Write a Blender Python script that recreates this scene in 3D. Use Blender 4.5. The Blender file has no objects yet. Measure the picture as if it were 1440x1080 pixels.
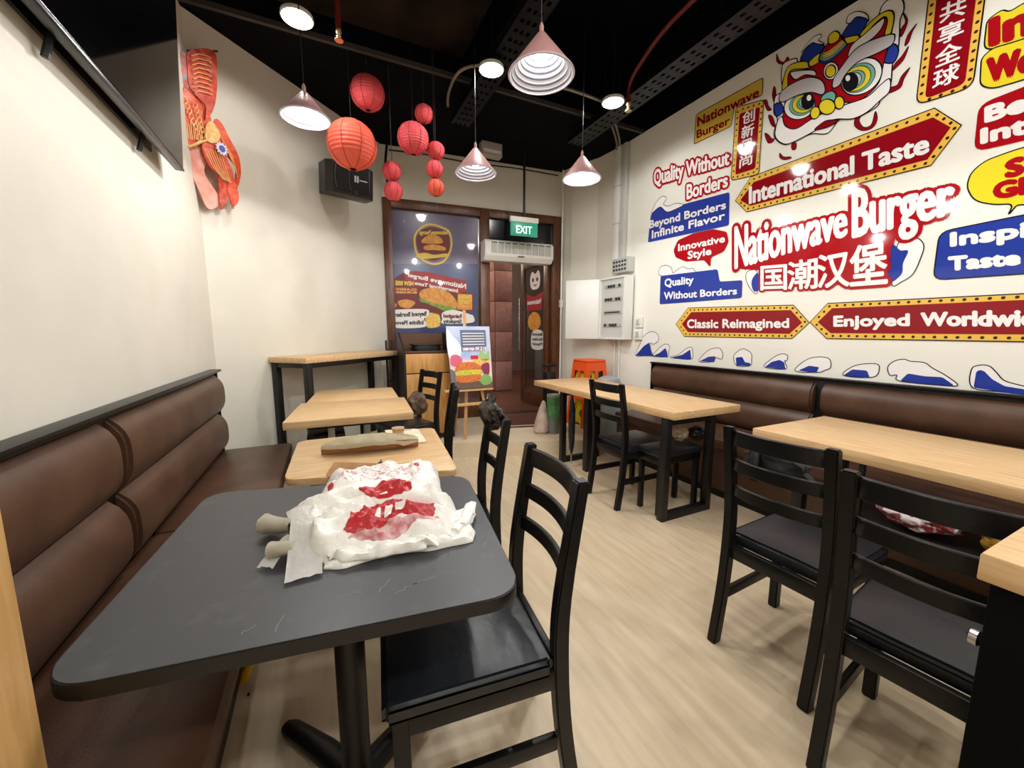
import bpy, bmesh, math, random
from mathutils import Vector, Matrix, noise
from mathutils.geometry import tessellate_polygon
random.seed(4)
PI = math.pi
S = bpy.context.scene
COL = S.collection
# ------------------------------------------------------------------ camera
H = 1.25
FPX = 550.0
def cam_axes():
    p = math.atan(74/FPX)
    d = Vector((452-720, 466-540, FPX)).normalized()
    up = Vector((0, -math.cos(p), -math.sin(p)))
    up = (up-d*up.dot(d)).normalized()
    r = d.cross(up)
    return r, d, up            # world x, y, z written in camera (right, down, forward)
RX, RY, RZ = cam_axes()
cam = bpy.data.cameras.new('camera')
cam.lens = FPX/1440*36
cam.sensor_width = 36
cam.clip_start = 0.02
co = bpy.data.objects.new('camera', cam)
COL.objects.link(co)
m = Matrix.Identity(4)
for i, a in enumerate((RX, RY, RZ)):
    m[i][0] = a[0]; m[i][1] = -a[1]; m[i][2] = -a[2]
m[0][3] = 0; m[1][3] = 0; m[2][3] = H
co.matrix_world = m
S.camera = co
# ------------------------------------------------------------------ world, exposure
S.view_settings.view_transform = 'Standard'
S.view_settings.look = 'None'
S.view_settings.gamma = 1
S.view_settings.use_curve_mapping = False
S.view_settings.exposure = 0.12
w = bpy.data.worlds.new('world'); S.world = w; w.use_nodes = True
w.node_tree.nodes['Background'].inputs[0].default_value = (1, .97, .93, 1)
w.node_tree.nodes['Background'].inputs[1].default_value = .1
P_PEND, P_DOWN = 21, 21        # watts of the pendant bulbs and of the ceiling downlights
# ------------------------------------------------------------------ helpers
def ray(px, py):
    v = Vector((px-720, py-540, FPX))
    return Vector((RX.dot(v), RY.dot(v), RZ.dot(v)))
def at(px, py, x=None, y=None, z=None, d=None):
    """point of a plane of the room (x=, y=, z=) or at a depth d that is seen at a pixel of the photograph"""
    r = ray(px, py); c = Vector((0, 0, H))
    if x is not None: t = x/r.x
    elif y is not None: t = y/r.y
    elif z is not None: t = (z-H)/r.z
    else: t = d/FPX
    return c+r*t
def on(px, py, o, n):
    r = ray(px, py); c = Vector((0, 0, H))
    return c+r*((Vector(o)-c).dot(n)/r.dot(n))
def srgb(h):
    v = [int(h[i:i+2], 16)/255 for i in (0, 2, 4)]
    return tuple(x/12.92 if x <= .04045 else ((x+.055)/1.055)**2.4 for x in v)
MATS = {}
def mat(name, hexc, rough=.5, metal=0, hex2=None, scale=8, stretch=None, bump=0, bscale=None, coat=0, emit=0, spec=.5, detail=4, contrast=(.35, .65), trans=0, wave=False, sheen=0):
    if name in MATS: return MATS[name]
    mt = bpy.data.materials.new(name); mt.use_nodes = True
    nt = mt.node_tree; b = nt.nodes['Principled BSDF']
    c = srgb(hexc)
    b.inputs['Base Color'].default_value = (*c, 1)
    b.inputs['Roughness'].default_value = rough
    b.inputs['Metallic'].default_value = metal
    b.inputs['Specular IOR Level'].default_value = spec
    b.inputs['Coat Weight'].default_value = coat
    b.inputs['Coat Roughness'].default_value = .04
    if trans: b.inputs['Transmission Weight'].default_value = trans
    if sheen: b.inputs['Sheen Weight'].default_value = sheen
    if emit:
        b.inputs['Emission Color'].default_value = (*c, 1)
        b.inputs['Emission Strength'].default_value = emit
    tc = nt.nodes.new('ShaderNodeTexCoord'); mp = nt.nodes.new('ShaderNodeMapping')
    nt.links.new(tc.outputs['Object'], mp.inputs[0])
    if stretch: mp.inputs['Scale'].default_value = stretch
    if hex2:
        n = nt.nodes.new('ShaderNodeTexNoise'); n.inputs['Scale'].default_value = scale; n.inputs['Detail'].default_value = detail
        nt.links.new(mp.outputs[0], n.inputs['Vector'])
        r = nt.nodes.new('ShaderNodeValToRGB')
        r.color_ramp.elements[0].position = contrast[0]; r.color_ramp.elements[1].position = contrast[1]
        r.color_ramp.elements[0].color = (*c, 1); r.color_ramp.elements[1].color = (*srgb(hex2), 1)
        nt.links.new(n.outputs[0], r.inputs[0]); nt.links.new(r.outputs[0], b.inputs['Base Color'])
    if bump:
        n2 = nt.nodes.new('ShaderNodeTexNoise'); n2.inputs['Scale'].default_value = bscale or scale; n2.inputs['Detail'].default_value = 5
        nt.links.new(mp.outputs[0], n2.inputs['Vector'])
        bp = nt.nodes.new('ShaderNodeBump'); bp.inputs['Strength'].default_value = bump; bp.inputs['Distance'].default_value = .01
        nt.links.new(n2.outputs[0], bp.inputs['Height']); nt.links.new(bp.outputs[0], b.inputs['Normal'])
    MATS[name] = mt
    return mt
def obj(name, bm, mt, parent=None, smooth=False, kind=None):
    me = bpy.data.meshes.new(name); bm.normal_update(); bm.to_mesh(me); bm.free()
    for x in (mt if isinstance(mt, (list, tuple)) else [mt]): me.materials.append(x)
    if smooth:
        for p in me.polygons: p.use_smooth = True
        try: me.set_sharp_from_angle(angle=math.radians(38))
        except Exception: pass
    o = bpy.data.objects.new(name, me); COL.objects.link(o)
    if parent: o.parent = parent
    if kind: o['kind'] = kind
    return o
def tag(o, label, cat, group=None):
    o['label'] = label; o['category'] = cat
    if group: o['group'] = group
    return o
def thing(name, label, cat, loc=(0, 0, 0), rz=0, group=None):
    o = bpy.data.objects.new(name, None); COL.objects.link(o); o.empty_display_size = .1
    o.location = loc; o.rotation_euler = (0, 0, rz)
    return tag(o, label, cat, group)
def B(): return bmesh.new()
def box(bm, x0, x1, y0, y1, z0, z1, bev=0, M=None):
    r = bmesh.ops.create_cube(bm, size=1)
    vs = r['verts']
    for v in vs:
        v.co = Vector((x0 if v.co.x < 0 else x1, y0 if v.co.y < 0 else y1, z0 if v.co.z < 0 else z1))
    if M is not None: bmesh.ops.transform(bm, matrix=M, verts=vs)
    if bev:
        es = list({e for v in vs for e in v.link_edges})
        bmesh.ops.bevel(bm, geom=es, offset=bev, segments=2, profile=.5, affect='EDGES')
    return bm
def bxo(name, d, mt, parent=None, bev=.003, M=None, kind=None, smooth=True):
    return obj(name, box(B(), *d, bev=bev, M=M), mt, parent, smooth=smooth and bev > 0, kind=kind)
def tube(bm, pts, r, seg=10, closed=False, flat=1.0, caps=True):
    pts = [Vector(p) for p in pts]; rings = []; n = len(pts); rr = r if isinstance(r, (list, tuple)) else [r]*n
    up = None
    for i, p in enumerate(pts):
        a = pts[(i-1) % n] if (i or closed) else p; b = pts[(i+1) % n] if (i < n-1 or closed) else p
        t = (b-a).normalized()
        if up is None:
            up = Vector((0, 0, 1)) if abs(t.z) < .9 else Vector((1, 0, 0))
        s = t.cross(up).normalized(); u = s.cross(t).normalized(); up = u
        rings.append([bm.verts.new(p+s*math.cos(k*2*PI/seg)*rr[i]+u*math.sin(k*2*PI/seg)*rr[i]*flat) for k in range(seg)])
    for i in range(n if closed else n-1):
        A, C = rings[i], rings[(i+1) % n]
        for k in range(seg): bm.faces.new((A[k], A[(k+1) % seg], C[(k+1) % seg], C[k]))
    if not closed and caps:
        bm.faces.new(rings[0][::-1]); bm.faces.new(rings[-1])
    return bm
def lathe(bm, prof, c=(0, 0, 0), seg=32, M=None):
    rings = []
    for (r, z) in prof:
        if r < 1e-5: rings.append([bm.verts.new(Vector(c)+Vector((0, 0, z)))])
        else: rings.append([bm.verts.new(Vector(c)+Vector((r*math.cos(k*2*PI/seg), r*math.sin(k*2*PI/seg), z))) for k in range(seg)])
    for A, C in zip(rings, rings[1:]):
        for k in range(seg):
            k2 = (k+1) % seg
            if len(A) == 1 and len(C) == 1: continue
            if len(A) == 1: bm.faces.new((A[0], C[k2], C[k]))
            elif len(C) == 1: bm.faces.new((A[k], A[k2], C[0]))
            else: bm.faces.new((A[k], A[k2], C[k2], C[k]))
    if M is not None: bmesh.ops.transform(bm, matrix=M, verts=[v for R in rings for v in R])
    return bm
def prism(bm, pts, z0, z1, bev=0):
    """polygon in plan pulled up from z0 to z1"""
    a = [bm.verts.new((p[0], p[1], z0)) for p in pts]; b = [bm.verts.new((p[0], p[1], z1)) for p in pts]
    n = len(pts); area = sum(pts[i][0]*pts[(i+1) % n][1]-pts[(i+1) % n][0]*pts[i][1] for i in range(n))
    if area < 0: a.reverse(); b.reverse()
    fs = [bm.faces.new(b), bm.faces.new(a[::-1])]
    for i in range(n): bm.faces.new((a[i], a[(i+1) % n], b[(i+1) % n], b[i]))
    if bev:
        es = [e for f in fs for e in f.edges]
        bmesh.ops.bevel(bm, geom=es, offset=bev, segments=2, profile=.5, affect='EDGES')
    return bm
def slab(bm, pts, off):
    """flat polygon in space given thickness off (vector)"""
    off = Vector(off)
    a = [bm.verts.new(Vector(p)) for p in pts]; b = [bm.verts.new(Vector(p)+off) for p in pts]
    n = len(pts)
    bm.faces.new(a[::-1]); bm.faces.new(b)
    for i in range(n): bm.faces.new((a[i], a[(i+1) % n], b[(i+1) % n], b[i]))
    bmesh.ops.recalc_face_normals(bm, faces=bm.faces[:])
    return bm
def roundpoly(pts, r, seg=5):
    out = []; n = len(pts); pts = [Vector(p[:2]) for p in pts]
    for i, p in enumerate(pts):
        rad = r[i] if isinstance(r, (list, tuple)) else r
        a = (pts[i-1]-p); b = (pts[(i+1) % n]-p)
        rad = min(rad, a.length*.45, b.length*.45)
        A = p+a.normalized()*rad; C = p+b.normalized()*rad
        for k in range(seg+1):
            t = k/seg
            out.append(A*(1-t)**2+p*2*t*(1-t)+C*t*t)
    return out
def smoothpoly(pts, seg=5, closed=True):
    out = []; n = len(pts); P = [Vector(p) for p in pts]
    rng = range(n) if closed else range(n-1)
    for i in rng:
        p0 = P[i-1] if (i or closed) else P[0]; p1 = P[i]; p2 = P[(i+1) % n]; p3 = P[(i+2) % n] if (closed or i < n-2) else P[-1]
        for k in range(seg):
            t = k/seg
            out.append(.5*((2*p1)+(p2-p0)*t+(2*p0-5*p1+4*p2-p3)*t*t+(3*p1-p0-3*p2+p3)*t**3))
    if not closed: out.append(P[-1])
    return out
# --- lettering: outlines of Blender's own built-in font turned into flat meshes
FC = {}
def glyphs(s):
    if s in FC: return FC[s]
    cu = bpy.data.curves.new('t', 'FONT'); cu.body = s; cu.resolution_u = 3
    o = bpy.data.objects.new('t', cu); COL.objects.link(o)
    dg = bpy.context.evaluated_depsgraph_get(); dg.update()
    me = o.evaluated_get(dg).to_mesh()
    vs = [v.co.copy() for v in me.vertices]; fs = [tuple(p.vertices) for p in me.polygons]
    o.evaluated_get(dg).to_mesh_clear()
    bpy.data.objects.remove(o); bpy.data.curves.remove(cu)
    FC[s] = (vs, fs); return FC[s]
def letter(bm, s, quad, grow=0, lift=Vector((0, 0, 0)), full=False, mi=0, steps=8):
    """quad: world points bottom-left, bottom-right, top-right, top-left of the cap-height line of letters"""
    vs, fs = glyphs(s)
    if not vs: return bm
    x0 = min(v.x for v in vs); x1 = max(v.x for v in vs)
    if full: y0 = min(v.y for v in vs); y1 = max(v.y for v in vs)
    else: y0, y1 = 0, .729
    bl, br, tr, tl = quad
    W = ((br-bl).length+(tr-tl).length)/2; Hh = ((tl-bl).length+(tr-br).length)/2
    offs = [(0, 0)] if not grow else [(math.cos(k*2*PI/steps)*grow, math.sin(k*2*PI/steps)*grow) for k in range(steps)]+[(0, 0)]
    nrm = (br-bl).cross(tl-bl).normalized()
    if nrm.dot(Vector((0, 0, H))-bl) < 0: nrm = -nrm
    for ci, (dx, dy) in enumerate(offs):
        nv = []; lf = lift+nrm*(3e-5*ci)
        for v in vs:
            u = (v.x-x0)/(x1-x0)+dx*Hh/W; t = (v.y-y0)/(y1-y0)+dy
            nv.append(bm.verts.new(bl*(1-u)*(1-t)+br*u*(1-t)+tr*u*t+tl*(1-u)*t+lf))
        for f in fs:
            try: bm.faces.new([nv[i] for i in f]).material_index = mi
            except ValueError: pass
    return bm
def flat(bm, pts, lift=Vector((0, 0, 0)), mi=0):
    vs = [bm.verts.new(Vector(p)+lift) for p in pts]
    for tri in tessellate_polygon([[Vector(p) for p in pts]]):
        try: bm.faces.new([vs[i] for i in tri]).material_index = mi
        except ValueError: pass
    return bm
def ribbon(bm, pts, wd, n, lift=Vector((0, 0, 0)), closed=True, mi=0):
    P = [Vector(p)+lift for p in pts]; N = len(P); A = []; C = []
    for i, p in enumerate(P):
        a = P[i-1] if (i or closed) else p; b = P[(i+1) % N] if (i < N-1 or closed) else p
        t = (b-a)
        t = t.normalized() if t.length > 1e-9 else Vector((0, 0, 1))
        s = t.cross(n).normalized()*wd/2
        A.append(bm.verts.new(p+s)); C.append(bm.verts.new(p-s))
    for i in range(N if closed else N-1):
        j = (i+1) % N
        bm.faces.new((A[i], A[j], C[j], C[i])).material_index = mi
    return bm
def copytree(o, parent=None):
    c = o.copy(); COL.objects.link(c)
    if parent: c.parent = parent
    for ch in list(o.children): copytree(ch, c)
    return c
# ------------------------------------------------------------------ materials
WALL = mat('wall_paint', 'dfdbcf', .6, hex2='d9d5c8', scale=3, bump=.05, bscale=120)
MURALW = mat('mural_gloss_white', 'efeee6', .06, spec=.4)
BLACKC = mat('black_ceiling_paint', '050508', .8, hex2='0a0a10', scale=5, spec=.08)
DUCT = mat('dark_duct', '0e0b09', .6, spec=.1, hex2='2a221b', scale=4, bump=.3)
FLOORM = mat('vinyl_floor', 'c9b393', .42, hex2='dac8ab', scale=4, stretch=(7, .8, 1), bump=.04, bscale=30, detail=10, contrast=(.3, .7))
STEPM = mat('step_vinyl', 'd9c6a8', .4, hex2='e2d2b8', scale=5)
BROWNT = mat('brown_tile', '4c2a20', .35, hex2='6a4030', scale=7, stretch=(1, 4, 1))
PINKT = mat('pink_tile', 'a8776d', .35, hex2='b98a7e', scale=12)
DARKWOOD = mat('dark_wood', '4a2c1c', .35, hex2='6b4126', scale=9, stretch=(6, 6, 1), bump=.1)
LEATHER = mat('brown_leather', '493022', .4, hex2='5e4231', scale=6, bump=.12, bscale=240, contrast=(.3, .7))
OAK = mat('oak_laminate', 'c9a273', .38, hex2='dcbb8d', scale=6, stretch=(10, 1, 10), bump=.05, detail=8)
OAKX = mat('oak_laminate_cross', 'c9a273', .38, hex2='dcbb8d', scale=6, stretch=(1, 10, 10), bump=.05, detail=8)
OAKE = mat('oak_panel', 'b98c50', .45, hex2='caa068', scale=7, stretch=(8, 8, 1), bump=.1, detail=8)
CABW = mat('cabinet_oak', 'b98548', .4, hex2='cd9a5b', scale=6, stretch=(9, 9, 1), detail=8)
BWOOD = mat('black_wood', '0a0a0b', .36, spec=.35, hex2='101011', scale=10, bump=.1, bscale=60)
BSEAT = mat('black_vinyl', '191d23', .36, bump=.25, bscale=14)
BMETAL = mat('black_metal', '0a0a0b', .45)
TBLACK = mat('charcoal_tabletop', '3a3c40', .42, hex2='484a4e', scale=26, contrast=(.55, .8), bump=.03)
WHITEP = mat('white_plastic', 'e6e6e2', .35)
GREYM = mat('grey_metal', 'c4c6c2', .35, metal=.2)
CHROME = mat('brushed_steel', 'b8b8b8', .25, metal=1)
RED = mat('mural_red', 'a8121d', .06, spec=.35)
DRED = mat('mural_dark_red', '8d0f1c', .06, spec=.35)
BLUE = mat('mural_blue', '2b3f9e', .06, spec=.35)
YEL = mat('mural_yellow', 'e8d632', .06, spec=.35)
GOLD = mat('mural_gold', 'e9bd52', .06, spec=.35)
MWHITE = mat('mural_white', 'f4f2f2', .06, spec=.35)
GREY = mat('mural_grey', 'c9c6cc', .06, spec=.35)
INK = mat('mural_ink', '1c1a20', .06, spec=.35)
TEAL = mat('mural_teal', '74b3a4', .06, spec=.35)
# ------------------------------------------------------------------ room shell
ZC = 3.3; ZT = 3.95
XR = 3.14; XL = -.69; YB = -2.6
plan = [(XL, 3.42), (.70, 4.80), (2.93, 4.59), (2.96, 4.37), (3.10, 4.03), (XR, 3.62)]
def wall(name, a, b, z0, z1, mt, th=.1, bev=0):
    a = Vector((a[0], a[1], 0)); b = Vector((b[0], b[1], 0)); d = (b-a).normalized(); n = Vector((-d.y, d.x, 0))   # left of a->b is outside
    return obj(name, slab(B(), [a+Vector((0, 0, z0)), b+Vector((0, 0, z0)), b+Vector((0, 0, z1)), a+Vector((0, 0, z1))], n*th), mt, kind='structure')
fl = obj('floor', prism(B(), [(XL-.2, YB-.2), (XR+.2, YB-.2), (XR+.2, 3.7), (2.95, 4.7), (.65, 4.95), (XL-.2, 3.6)], -.08, 0), FLOORM, kind='structure')
wall('wall_left', (XL, YB), (XL, 3.42), 0, ZC, WALL)
wall('wall_angled', (XL, 3.42), (.70, 4.80), 0, ZC, WALL)
wall('wall_corner', (2.93, 4.59), (2.96, 4.37), 0, ZC, WALL)
wall('wall_corner', (2.96, 4.37), (3.10, 4.03), 0, ZC, WALL)
wall('wall_corner', (3.10, 4.03), (XR, 3.62), 0, ZC, WALL)
wall('wall_right', (XR, 3.62), (XR, YB), 0, ZC, MURALW)
wall('wall_front', (XR, YB), (XL, YB), 0, ZC, WALL)
# wall over the shopfront
wall('wall_back', (.70, 4.80), (2.93, 4.59), 2.74, ZC, WALL)
# ceiling: flat black bulkhead at the back, an open black void with services nearer
obj('ceiling', prism(B(), [(XL-.1, 3.37), (XR+.1, 3.37), (XR+.1, 5.0), (XL-.1, 5.0)], ZC, ZT), BLACKC, kind='structure')
obj('ceiling', prism(B(), [(XL-.1, YB-.1), (XR+.1, YB-.1), (XR+.1, 3.37), (XL-.1, 3.37)], ZT, ZT+.1), BLACKC, kind='structure')
wall('wall_upper', (XL, YB), (XL, 3.37), ZC, ZT, BLACKC)
wall('wall_upper', (XR, 3.37), (XR, YB), ZC, ZT, BLACKC)
wall('wall_upper', (XR, YB), (XL, YB), ZC, ZT, BLACKC)
bxo('trim_1', (XL, XR, 3.345, 3.375, ZC-.004, ZC+.03), mat('dull_edge', '3a3532', .5), kind='structure', bev=0)
# the step up to the door
ST = .15
obj('step', prism(B(), roundpoly([(.30, 4.42), (.95, 3.72), (2.13, 3.26), (2.60, 3.10), (2.60, 3.42), (3.10, 3.62), (3.06, 4.03), (2.93, 4.36), (2.90, 4.60), (.70, 4.79)], .01, 2), 0, ST, .006), STEPM, kind='structure')
# ------------------------------------------------------------------ shopfront (window_1 and door_1)
OB = Vector((.70, 4.80, 0)); DB = Vector((2.23, -.21, 0)).normalized(); NB = Vector((DB.y, -DB.x, 0))*1   # NB points into the room
LB = 2.24
MB = Matrix(((DB.x, -NB.x, 0, OB.x), (DB.y, -NB.y, 0, OB.y), (0, 0, 1, 0), (0, 0, 0, 1)))   # local: x along the wall, y outward, z up
def bk(px, py, off=0.0):
    return on(px, py, OB+NB*off, NB)
GLASS = mat('pane_glass', 'cfd6dc', .02, trans=1, spec=.6)
win = tag(obj('window_1', box(B(), 0, .09, -.03, .09, ST, 2.74, .004, MB), DARKWOOD, kind='structure', smooth=True), 'tall dark-wood framed shop window covered by reversed posters, left of the door', 'window')
del win['category']
bxo('frame_rail', (.09, 1.13, -.03, .09, 2.64, 2.74), DARKWOOD, win, .004, MB)
bxo('frame_rail', (.09, 1.13, -.03, .09, ST, .32), DARKWOOD, win, .004, MB)
bxo('mullion', (1.13, 1.25, -.03, .09, ST, 2.74), DARKWOOD, win, .004, MB)
# right side: transom, jamb, head
dr = tag(obj('door_1', box(B(), 2.13, LB, -.03, .12, ST, 2.74, .004, MB), DARKWOOD, kind='structure', smooth=True), 'dark wooden shop door frame with its glazed leaf swung outward, right of the window', 'door')
del dr['category']
bxo('frame_rail', (1.25, 2.13, -.03, .09, 2.64, 2.74), DARKWOOD, dr, .004, MB)
bxo('transom_panel', (1.25, 2.13, .02, .05, 2.30, 2.64), mat('smoked_panel', '0c0d12', .15), dr, 0, MB)
bxo('frame_rail', (1.25, 2.13, -.03, .09, 2.18, 2.30), DARKWOOD, dr, .004, MB)
bxo('threshold', (1.25, 2.13, -.02, .10, ST, ST+.015), mat('threshold_metal', '4a4038', .35, metal=.6), dr, .002, MB)
bxo('window_pane', (.09, 1.13, .03, .036, .32, 2.64), GLASS, win, 0, MB)
# poster on the outer face of the pane, seen reversed from inside
PB = mat('poster_navy', '1f2c5c', .3, hex2='2a3870', scale=3, coat=1)
PBG = mat('poster_dusk', '4d4868', .3, hex2='6a5c7a', scale=2, coat=1)
post = tag(obj('window_poster', slab(B(), [bk(543, 371, -.0285), bk(672, 371, -.0285), bk(672, 500, -.0285), bk(543, 500, -.0285)], -NB*.002), PB), 'navy poster on the outside of the shop window, its burger and words reversed', 'poster')
fp = obj('backing_film', slab(B(), [bk(543, 288, -.0285), bk(672, 298, -.0285), bk(672, 371, -.0285), bk(543, 371, -.0285)], -NB*.002), PBG, post)
PR = mat('poster_red', '9c1b22', .5, coat=.8); PW = mat('poster_white', 'e8e4e0', .5, coat=.8); PY = mat('poster_yellow', 'dfc04a', .5, coat=.8)
PO = mat('poster_bun', 'c8822e', .5, hex2='e0a04a', scale=20); PG = mat('poster_green', '8fa640', .5, hex2='5f8a32', scale=30); PDR = mat('poster_brown', '6a1c18', .5)
PFR = mat('poster_fries', 'd9a63c', .5, hex2='f0d070', scale=40); PK = mat('poster_ink', '23242c', .5)
def pz(pts, lay, smooth=False, base=-.027, sc=(1, 1), of=(0, 0)):
    P = [bk(p[0]*sc[0]+of[0], p[1]*sc[1]+of[1], base+.0006*lay) for p in pts]
    return smoothpoly(P) if smooth else P
def c4(x, y): return (540+x/5.686, 290+y/5.686)
def pp(name, pts, mt, lay, smooth=False):
    return obj(name, flat(B(), pz([c4(*p) for p in pts], lay, smooth)), mt, post)
pp('burst_print', [(20, 590), (80, 580), (170, 520), (300, 520), (660, 600), (655, 690), (720, 700), (715, 830), (590, 860), (440, 800), (300, 840), (70, 830), (60, 700)], PDR, 1)
pp('banner_print', [(165, 515), (350, 525), (665, 600), (660, 680), (590, 700), (430, 645), (240, 640), (240, 600), (170, 590)], PR, 2)
def ptext(s, q, mt, lay, grow=.06, nm='lettering'):
    Q = [bk(*c4(*p), -.027+.0006*lay) for p in q]
    # reversed: the word starts at the right
    return obj(nm, letter(B(), s, [Q[1], Q[0], Q[3], Q[2]], grow), mt, post)
ptext('Nationwave Burger', [(180, 560), (655, 660), (655, 620), (185, 530)], PW, 3)
ptext('International Taste', [(245, 625), (590, 690), (590, 660), (250, 600)], PW, 3)
ptext('NEW RISE', [(90, 630), (235, 635), (235, 600), (90, 595)], PY, 3)
pp('bun_print', [(285, 690), (330, 660), (430, 655), (520, 690), (580, 760), (575, 820), (520, 810), (400, 780), (300, 740)], PO, 4, True)
pp('lettuce_print', [(290, 735), (400, 775), (570, 815), (560, 850), (470, 845), (380, 800), (300, 770)], PG, 5, True)
pp('patty_print', [(300, 765), (400, 800), (500, 850), (470, 870), (380, 850), (310, 800)], PDR, 6, True)
pp('fries_print', [(345, 860), (420, 850), (450, 900), (440, 960), (350, 970), (330, 900)], PFR, 6, True)
pp('nugget_print', [(115, 760), (180, 745), (250, 770), (200, 815), (130, 800)], PO, 4, True)
pp('panel_print', [(80, 645), (270, 650), (270, 700), (80, 700)], PR, 4)
pp('panel_print', [(590, 700), (705, 705), (705, 830), (585, 825)], PO, 4)
ptext('CLASSIC', [(95, 670), (260, 675), (260, 658), (95, 655)], PY, 5)
ptext('BURGER', [(95, 695), (260, 697), (260, 682), (95, 680)], PY, 5)
ptext('FRESH', [(600, 740), (700, 740), (700, 712), (600, 710)], PY, 5)
ptext('TASTE', [(600, 780), (700, 780), (700, 750), (600, 750)], PY, 5)
pp('cloud_print', [(65, 840), (130, 825), (340, 825), (355, 870), (320, 900), (325, 965), (75, 970), (70, 900)], PW, 7, True)
pp('cloud_print', [(470, 850), (560, 830), (690, 865), (715, 880), (705, 930), (480, 940), (465, 900)], PW, 7, True)
ptext('Beyond Borders', [(80, 885), (335, 875), (340, 840), (80, 850)], PK, 8)
ptext('Infinite Flavor', [(80, 945), (315, 945), (315, 910), (80, 915)], PK, 8)
ptext('Reimagined', [(475, 890), (620, 895), (620, 862), (475, 858)], PDR, 8)
ptext('Simplicity', [(475, 935), (620, 935), (620, 905), (475, 903)], PK, 8)
star = [(85+(26 if k % 2 == 0 else 11)*math.sin(k*PI/5), 790-(26 if k % 2 == 0 else 11)*math.cos(k*PI/5)) for k in range(10)]
pp('star_print', star, PO, 5)
# round emblem above the poster
emb = tag(obj('emblem_ring', ribbon(B(), pz([c4(*p) for p in [(250, 230), (300, 170), (370, 145), (450, 165), (520, 205), (540, 300), (520, 380), (470, 445), (395, 462), (320, 435), (265, 380), (245, 300)]], 2, True), .022, NB), PY),
          'yellow shield emblem with a burger printed high on the shop window', 'emblem')
def pe(name, pts, mt, lay, smooth=True):
    return obj(name, flat(B(), pz([c4(*p) for p in pts], lay, smooth)), mt, emb)
pe('shield_print', [(265, 230), (310, 185), (375, 165), (445, 180), (505, 215), (525, 300), (505, 375), (395, 440), (290, 375), (262, 300)], PDR, 1)
pe('bun_print', [(300, 290), (330, 245), (390, 225), (450, 250), (470, 290), (400, 300)], PO, 3)
pe('bun_print', [(320, 320), (400, 305), (490, 330), (480, 355), (400, 350), (330, 350)], PO, 3)
pe('ribbon_print', [(262, 385), (330, 372), (400, 388), (500, 378), (520, 400), (430, 412), (330, 420), (270, 412)], PY, 4)
Q = [bk(*c4(*p), -.0235) for p in [(270, 225), (520, 225), (520, 190), (300, 190)]]
obj('lettering', letter(B(), 'Nationwave Burger', [Q[1], Q[0], Q[3], Q[2]], .04), PY, emb)
# open glazed leaf, hinged on the right jamb and swung outward
HG = MB @ Vector((2.10, .06, 0)); FR = Vector((2.79, 5.42, 0)); DD = (FR-HG); LW = DD.length; DD.normalize(); ND = Vector((-DD.y, DD.x, 0))
MD = Matrix(((DD.x, ND.x, 0, HG.x), (DD.y, ND.y, 0, HG.y), (0, 0, 1, 0), (0, 0, 0, 1)))
leaf = obj('door_leaf', box(B(), 0, .09, -.022, .022, ST+.02, 2.28, .004, MD), DARKWOOD, dr, smooth=True)
bxo('stile', (LW-.09, LW, -.022, .022, ST+.02, 2.28), DARKWOOD, leaf, .004, MD)
bxo('rail', (.09, LW-.09, -.022, .022, 2.16, 2.28), DARKWOOD, leaf, .004, MD)
bxo('rail', (.09, LW-.09, -.022, .022, ST+.02, ST+.20), DARKWOOD, leaf, .004, MD)
bxo('door_pane', (.09, LW-.09, -.003, .003, ST+.20, 2.16), GLASS, leaf, 0, MD)
for s in (-1, 1):
    bm = B(); tube(bm, [MD @ Vector((LW-.045, s*.075, .95)), MD @ Vector((LW-.045, s*.075, 1.75))], .013)
    for zz in (1.05, 1.65): tube(bm, [MD @ Vector((LW-.045, s*.02, zz)), MD @ Vector((LW-.045, s*.075, zz))], .009)
    obj('pull_handle', bm, CHROME, leaf, smooth=True)
# stickers on the leaf
dst = tag(obj('door_sticker', flat(B(), [MD @ Vector(p) for p in [(.16, .006, 1.55), (.58, .006, 1.55), (.62, .006, 1.80), (.37, .006, 1.74), (.12, .006, 1.80)]]), PR), 'red and white stickers with a burger on the open glass door leaf', 'sticker')
obj('burger_print', flat(B(), [MD @ Vector((.37+.19*math.cos(a*PI/8), .007, 1.38+(.15 if a < 8 else .12)*math.sin(a*PI/8))) for a in range(16)]), PO, dst)
obj('cloud_print', flat(B(), smoothpoly([MD @ Vector(p) for p in [(.10, .008, 1.02), (.42, .008, 1.0), (.45, .008, 1.18), (.36, .008, 1.27), (.12, .008, 1.24)]])), PW, dst)
for k, s in enumerate(('Beyond', 'Borders', 'Flavor')): obj('lettering', letter(B(), s, [MD @ Vector(p) for p in [(.13, .010, 1.19-k*.07), (.41, .010, 1.19-k*.07), (.41, .010, 1.235-k*.07), (.13, .010, 1.235-k*.07)]], .05), PK, dst)
bm = B(); letter(bm, 'Nationwave', [MD @ Vector(p) for p in [(.18, .010, 1.64), (.56, .010, 1.64), (.57, .010, 1.71), (.17, .010, 1.71)]], .04)
obj('lettering', bm, PW, dst)
crest = tag(obj('door_crest', flat(B(), smoothpoly([MD @ Vector(p) for p in [(.25, .006, 1.86), (.45, .006, 1.86), (.50, .006, 2.0), (.44, .006, 2.10), (.35, .006, 2.06), (.26, .006, 2.10), (.21, .006, 2.0)]])), PW), 'white lion crest sticker near the top of the open glass door leaf', 'sticker')
for q in (.29, .41): obj('eye_print', flat(B(), [MD @ Vector((q+.03*math.cos(a*PI/6), .008, 1.98+.03*math.sin(a*PI/6))) for a in range(12)]), PK, crest)
obj('mouth_print', flat(B(), [MD @ Vector(p) for p in [(.28, .008, 1.92), (.35, .008, 1.885), (.42, .008, 1.92), (.35, .008, 1.91)]]), PR, crest)
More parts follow.
